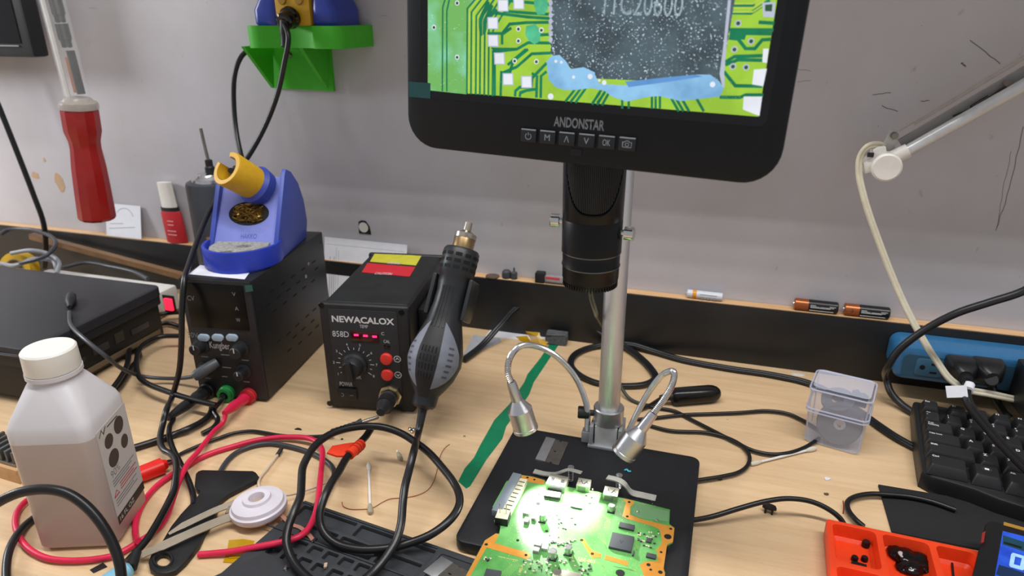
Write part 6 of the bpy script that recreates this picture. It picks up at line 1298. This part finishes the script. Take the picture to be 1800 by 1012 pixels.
part('stick', tube(BM(), P2([(895, 490, 2.2), (882, 450, 2.2), (890, 415, 2.2), (930, 365, 2.2), (970, 312, 2.4), (1000, 272, 2.6)]), 1.4, 8, 5), mat('swab beige', 'c9b8a2', .6), sw1)
part('burnt_tip', tube(BM(), P2([(997, 276, 2.6), (1010, 255, 3), (1020, 238, 3)]), 2.2, 8, 3), mat('burnt tip', '33302e', .7), sw1, 'scorched tip')
SWW = mat('swab white', 'dedcd8', .6); SWT = mat('swab cotton', 'cfc8bc', .9, bump=.6); SWD = mat('swab dirty', 'a39a84', .9, bump=.6, var=.2)
def swab(a, b2, label, m1=SWT, m2=SWT, half=False, z=2.2):
    p, q = G(*a, z), G(*b2, z); t = thing('cotton_swab', label, 'swab', ((p+q)/2-V((0, 0, z))), group='cotton swabs lying on the bench')
    d = (q-p); L = d.length; A_ = AX(p, q)
    part('stick', lathe(BM(), [(0, 3), (1.25, 3), (1.25, L-3), (0, L-3)], 12, A_), SWW, t)
    if not half: part('cotton_tip', lathe(BM(), [(0, -2), (1.6, -1.4), (2.3, 2), (2.2, 6), (1.4, 11), (0, 11)], 14, A_), m1, t)
    part('cotton_tip', lathe(BM(), [(0, L-11), (1.4, L-11), (2.4, L-6), (2.7, L-2), (1.8, L+1.4), (0, L+2)], 14, A_), m2, t, 'stained tip' if m2 is SWD else None)
swab((648, 816), (651, 900), 'white cotton swab with a stained tip behind the silicone mat', SWT, SWD)
swab((697, 789), (704, 806), 'broken short end of a cotton swab between the cable loops', half=True, m2=SWD)
swab((1322, 815), (1432, 788), 'white cotton swab in front of the clear plastic box')
KAP = mat('amber film', 'c79c18', .15, alpha=.78, var=.12, scale=60)
kt = thing('amber_tape', 'square of amber tape on the bench beside the silicone mat', 'tape', G(*c2(760, 860), 0))
part('film', prism(BM(), [g2(*q, 1) for q in ((700, 790), (790, 784), (855, 795), (838, 850), (800, 905), (735, 930), (665, 925), (690, 860))], .3, .6), KAP, kt); part('fold', prism(BM(), [g2(*q, 1) for q in ((720, 840), (830, 845), (800, 900), (700, 905))], .9, 1.2), KAP, kt)
cK = cr(780, 560, .13333)
kt2 = thing('crumpled_amber_tape', 'crumpled amber tape over the white slip by the black ledge', 'tape', G(*cK(1180, 290), 0))
gk = lambda x, y, z=1.: (lambda p: (p.x, p.y))(G(*cK(x, y), z))
b = prism(BM(), [gk(*q) for q in ((950, 235), (1100, 225), (1160, 330), (1020, 290))], .8, 1.2); part('film', b, KAP, kt2)
k0 = [G(*cK(x, y), z) for x, y, z in ((1075, 165, 16), (1260, 180, 18), (1290, 280, 10), (1380, 310, 6), (1300, 395, 2), (1180, 330, 3), (1120, 230, 9))]
b = BM(); cen = b.verts.new(sum(k0, V())/7+V((0, -2, 5))); vs_ = [b.verts.new(q) for q in k0]
for i in range(7): b.faces.new((cen, vs_[i], vs_[(i+1) % 7]))
part('crumpled_fold', b, KAP, kt2, smooth=5)
single('white_slip', 'long white paper slip on the bench against the black ledge', 'paper', prism(BM(), [gk(*q, .3) for q in ((620, 135), (1100, 185), (1400, 240), (1390, 270), (960, 272), (550, 232))], .1, .5), PAPER)
single('grey_paper', 'grey folded paper on the bench behind the hot-air handpiece', 'paper', prism(BM(), [gk(*q, .3) for q in ((390, 220), (740, 262), (760, 305), (330, 500), (260, 480))], .6, 1.2), mat('grey paper', 'a9abb2', .6))
fo = G(*cK(1500, 260), 6); b = rbox(BM(), -14, 14, -8, 8, 0, 15, 2, RZ(G(*cK(1490, 320), 0), 6), 3)
for v in b.verts: v.co += V((random.uniform(-1, 1), random.uniform(-1, 1), random.uniform(0, 1)))
single('foam_block', 'small torn grey foam block at the end of the green tape', 'foam block', b, mat('torn foam', '55575a', .95, bump=1., bscale=600, var=.4, scale=300))
# green tape strip on the bench
c7g = cr(800, 580, .2766)
gt = [(610, 75), (660, 90), (560, 240), (500, 330), (470, 410), (325, 610), (300, 690), (200, 820), (95, 990), (70, 1005), (20, 960), (60, 880), (120, 810), (160, 730), (250, 570), (345, 470), (440, 330), (460, 280), (540, 180)]
single('green_tape', 'long strip of green tape stuck on the bench left of the microscope plate', 'tape', prism(BM(), [(lambda p: (p.x, p.y))(G(*c7g(x, y), .3)) for x, y in gt], .05, .35), mat('green tape', '0b7a52', .35, var=.1))
# clear bag, screws
cQ = cr(560, 720, .21739)
cbg = thing('clear_bag', 'crumpled clear plastic scrap on the bench under the handpiece', 'plastic scrap', G(*cQ(740, 90), 0))
b = BM(); n = 9; gv = []
for i in range(n):
    row = []
    for j in range(6):
        p = G(*cQ(600+i*37, 20+j*26), 0); p.z = .6+random.uniform(0, 6); row.append(b.verts.new(p))
    gv.append(row)
for i in range(n-1):
    for j in range(5): b.faces.new((gv[i][j], gv[i+1][j], gv[i+1][j+1], gv[i][j+1]))
part('film', b, mat('clear film', 'd8cfc2', .12, alpha=.16, spec=.8), cbg, smooth=5)
for i, (x, y) in enumerate(((740, 165), (770, 170), (755, 185))):
    p = G(*cQ(x, y), 0); t = thing('tiny_screw', ('tiny screw lying left in the cluster by the cable', 'tiny screw lying right in the cluster by the cable', 'tiny screw lying lowest in the cluster by the cable')[i], 'screw', p, group='tiny screws by the looping cable')
    part('screw_head', lathe(BM(), [(0, 1), (2, 1), (2, 2.4), (1.2, 3), (0, 3)], 12, Matrix.Translation(p)), STEEL, t); part('screw_shank', lathe(BM(), [(0, 0), (.8, 0), (.8, 1.2), (0, 1.2)], 8, Matrix.Translation(p)), STEEL, t)
cable('fine_copper_wire', 'hair-thin copper wire trailing across the bench inside the cable loop', [G(*cQ(x, y), .6) for x, y in ((190, 745), (200, 780), (250, 802), (330, 805), (430, 795), (520, 745), (580, 720), (700, 710), (800, 690), (880, 650), (930, 580), (960, 480), (990, 360), (1030, 300), (1060, 278))], .35, mat('fine copper', 'b0654a', .4, .5), cat='wire', n=5)
for x, y, lb in ((190, 240, 'tiny black crumb near the ribbed probe plug'), (1180, 218, 'tiny bright solder crumb left of the green tape')):
    p = G(*cQ(x, y), 0); single('solder_crumb', lb, 'crumb', rbox(BM(), -1.2, 1.2, -.9, .9, 0, 1.2, .4, RZ(p, 20)), BLK if x < 900 else STEEL)
p = G(*c2(1125, 122), 0); single('black_chip', 'small black plastic chip behind the red wire loop', 'chip', prism(BM(), [(-4, -1.2), (4, 0), (2, 1.6), (-2, 2)], .05, 1.2, RZ(p, 0)), BLK)
cG = cr(0, 860, .16667); single('black_tape_piece', 'small black rectangle lying on the bench in front of the bottle', 'tape', prism(BM(), [(lambda p: (p.x, p.y))(G(*cG(x, y), .3)) for x, y in ((948, 848), (1088, 772), (1132, 815), (985, 882))], .05, .6), BLK)
# ================================================================ cables behind and right of the microscope
FC = mat('flat cord black', '191b1e', .36)
loopc = [G(815, 632, 5), G(848, 606, 8), G(880, 570, 26), G(905, 543, 38), G(935, 524, 46), G(965, 522, 48), G(1000, 540, 42), G(1035, 568, 26), G(1065, 590, 14), G(1095, 606, 7), G(1125, 628, 5), G(1146, 650, 5), G(1152, 664, 5), G(1135, 674, 5), G(1095, 677, 4.5), G(1050, 672, 4), G(1018, 658, 4), G(1003, 640, 4), G(1012, 622, 4), G(1040, 610, 4), G(1075, 604, 6), G(1110, 605, 8), G(1150, 617, 5), G(1200, 632, 4), G(1280, 647, 4), G(1360, 659, 4), G(1430, 676, 4), G(1500, 716, 4), G(1545, 748, 4), G(1575, 768, 4), G(1611, 788, 3.6)]
cable('flat_cord', 'flat black twin cord arching behind the pole, coiling once and running right', loopc, 2.2, FC, flat2(2.2), k=5, up0=(0, -.3, 1))
cable('lens_lead', 'thin green-grey lead falling from the lens tube behind the pole', [GD(1037, 498, 545), GD(1039, 520, 560), GD(1046, 545, 590), G(1056, 568, 60), G(1070, 592, 40), G(1080, 630, 22), G(1086, 660, 14), G(1092, 680, 10), G(1108, 701, 3), G(1140, 712, 2.4), G(1160, 706, 3)], 2.0, mat('grey green lead', '3b4238', .35))
us = thing('inline_switch', 'rounded black inline switch on a cable right of the pole', 'switch', G(1222, 695, 0))
u0, u1 = G(1181, 697, 10), G(1266, 690, 10); LU = (u1-u0).length
part('body', loft(BM(), [(0, -7, 7, -7, 7, 4), (3, -9, 9, -9, 9, 6), (LU-13, -9, 9, -9, 9, 6), (LU-8, -8.5, 8.5, -8.5, 8.5, 6), (LU-4, -7.3, 7.3, -7.3, 7.3, 6), (LU-1.5, -5.4, 5.4, -5.4, 5.4, 5), (LU, -2.5, 2.5, -2.5, 2.5, 2.4)], AX(u0, u1), 5), mat('dongle black', '0f1012', .25), us)
part('neck', lathe(BM(), [(0, -14), (3, -14), (3.6, -10), (4.6, -9), (4.6, -5), (3.8, -4), (5.2, 0), (0, 1)], 14, AX(u0, u1)), BLK, us)
part('lead', tube(BM(), [u0+(u0-u1).normalized()*12, G(1158, 702, 6), G(1142, 712, 4), G(1120, 722, 3)], 2.0, 8, 6), CAB, us)
for pts, lb in ((((1120, 737), (1145, 735), (1200, 729), (1250, 727), (1300, 725), (1350, 722), (1385, 727), (1412, 739), (1440, 756)), 'thin black cable running right into the back of the clear box'),
                (((1130, 712), (1156, 717), (1185, 722), (1215, 737), (1260, 760), (1295, 778), (1325, 792), (1355, 798), (1385, 796), (1415, 786), (1440, 770)), 'thin black cable crossing diagonally to the swab and clear box'),
                (((1125, 742), (1150, 750), (1180, 757), (1240, 760), (1275, 768), (1303, 782), (1317, 800), (1314, 818), (1298, 830), (1270, 837), (1232, 843), (1205, 848)), 'thin black cable hooking back to the right edge of the plate')):
    cable('thin_cable', lb, [G(x, y, 2.4+i*.15) for i, (x, y) in enumerate(pts)], 2.0, CAB, group='thin cables right of the microscope')
cable('plate_cable', 'black cable arching from under the plate to behind the orange tray', [G(x, y, z) for x, y, z in ((1180, 920, 5), (1212, 915, 6), (1250, 908, 10), (1300, 893, 15), (1345, 881, 19), (1385, 876, 20), (1425, 881, 18), (1455, 894, 14), (1476, 910, 9), (1486, 925, 4))], 2.3)
cable('tray_cable', 'black cable curling from behind the orange tray on to the foam sheet', [G(x, y, z) for x, y, z in ((1518, 925, 4), (1503, 912, 5), (1491, 896, 5), (1490, 882, 5), (1503, 873, 5), (1530, 868, 5.2), (1560, 869, 5.2), (1600, 873, 5), (1640, 882, 5), (1680, 896, 5))], 2.4)
cV = cr(1100, 640, .29641)
bc_ = thing('black_clip', 'small black plastic clip on the bench between the plate and orange tray', 'clip', G(*cV(850, 890), 0))
p = G(*cV(848, 893), 0)
part('cap', prism(BM(), [(-6, 0), (-5, 3), (-2, 4.4), (2, 4.4), (5, 3), (6, 0), (3, -1.5), (-3, -1.5)], 4, 7, RZ(p+V((0, 3, 0)), -8), bev=.5), BB, bc_)
for x in (-3, 2.6): part('prong', B(x-1, x+1, -1.4, 2.6, .2, 4.5, .3, RZ(p+V((0, 2, 0)), -8)), BB, bc_)
for x, y, lb, mm, s in ((1193, 682, 'white paper flake on the bench above the orange tray', PAPER, 3.6), (1190, 772, 'brown flake on the bench above the orange tray', mat('brown flake', '5d4a3a', .6), 2.4), (603, 328, 'tiny pale bead on the bench right of the switch', mat('pale bead', 'c9bfa5', .4), 1.5), (558, 682, 'teal film scrap beside the plate cable', mat('teal film', '17544e', .3), 3.0)):
    p = G(*cV(x, y), 0); single('bench_scrap', lb, 'scrap', prism(BM(), [(s*random.uniform(.6, 1.1)*math.cos(t), s*random.uniform(.4, .9)*math.sin(t)) for t in [i*PI/4 for i in range(8)]], .05, 1.0, RZ(p, 20)), mm)
p = G(1481, 888, 0); single('red_wire_bit', 'tiny red wire offcut beside the tray cable', 'wire', tube(BM(), [G(1482, 880, .6), G(1483, 890, .6), G(1482, 902, .6)], .5, 6, 2), mat('red wire bit', '9c2f22', .4))
p = G(1403, 657, .5); single('white_glob', 'dull white glue spot on the bench beside the flat cord', 'glue spot', lathe(BM(), [(0, .1), (9, .1), (7, 1.2), (0, 1.8)], 16, Matrix.Translation((p.x, p.y, 0)) @ Matrix.Diagonal((1, .5, 1, 1))), mat('glue', 'c4bfb4', .4))
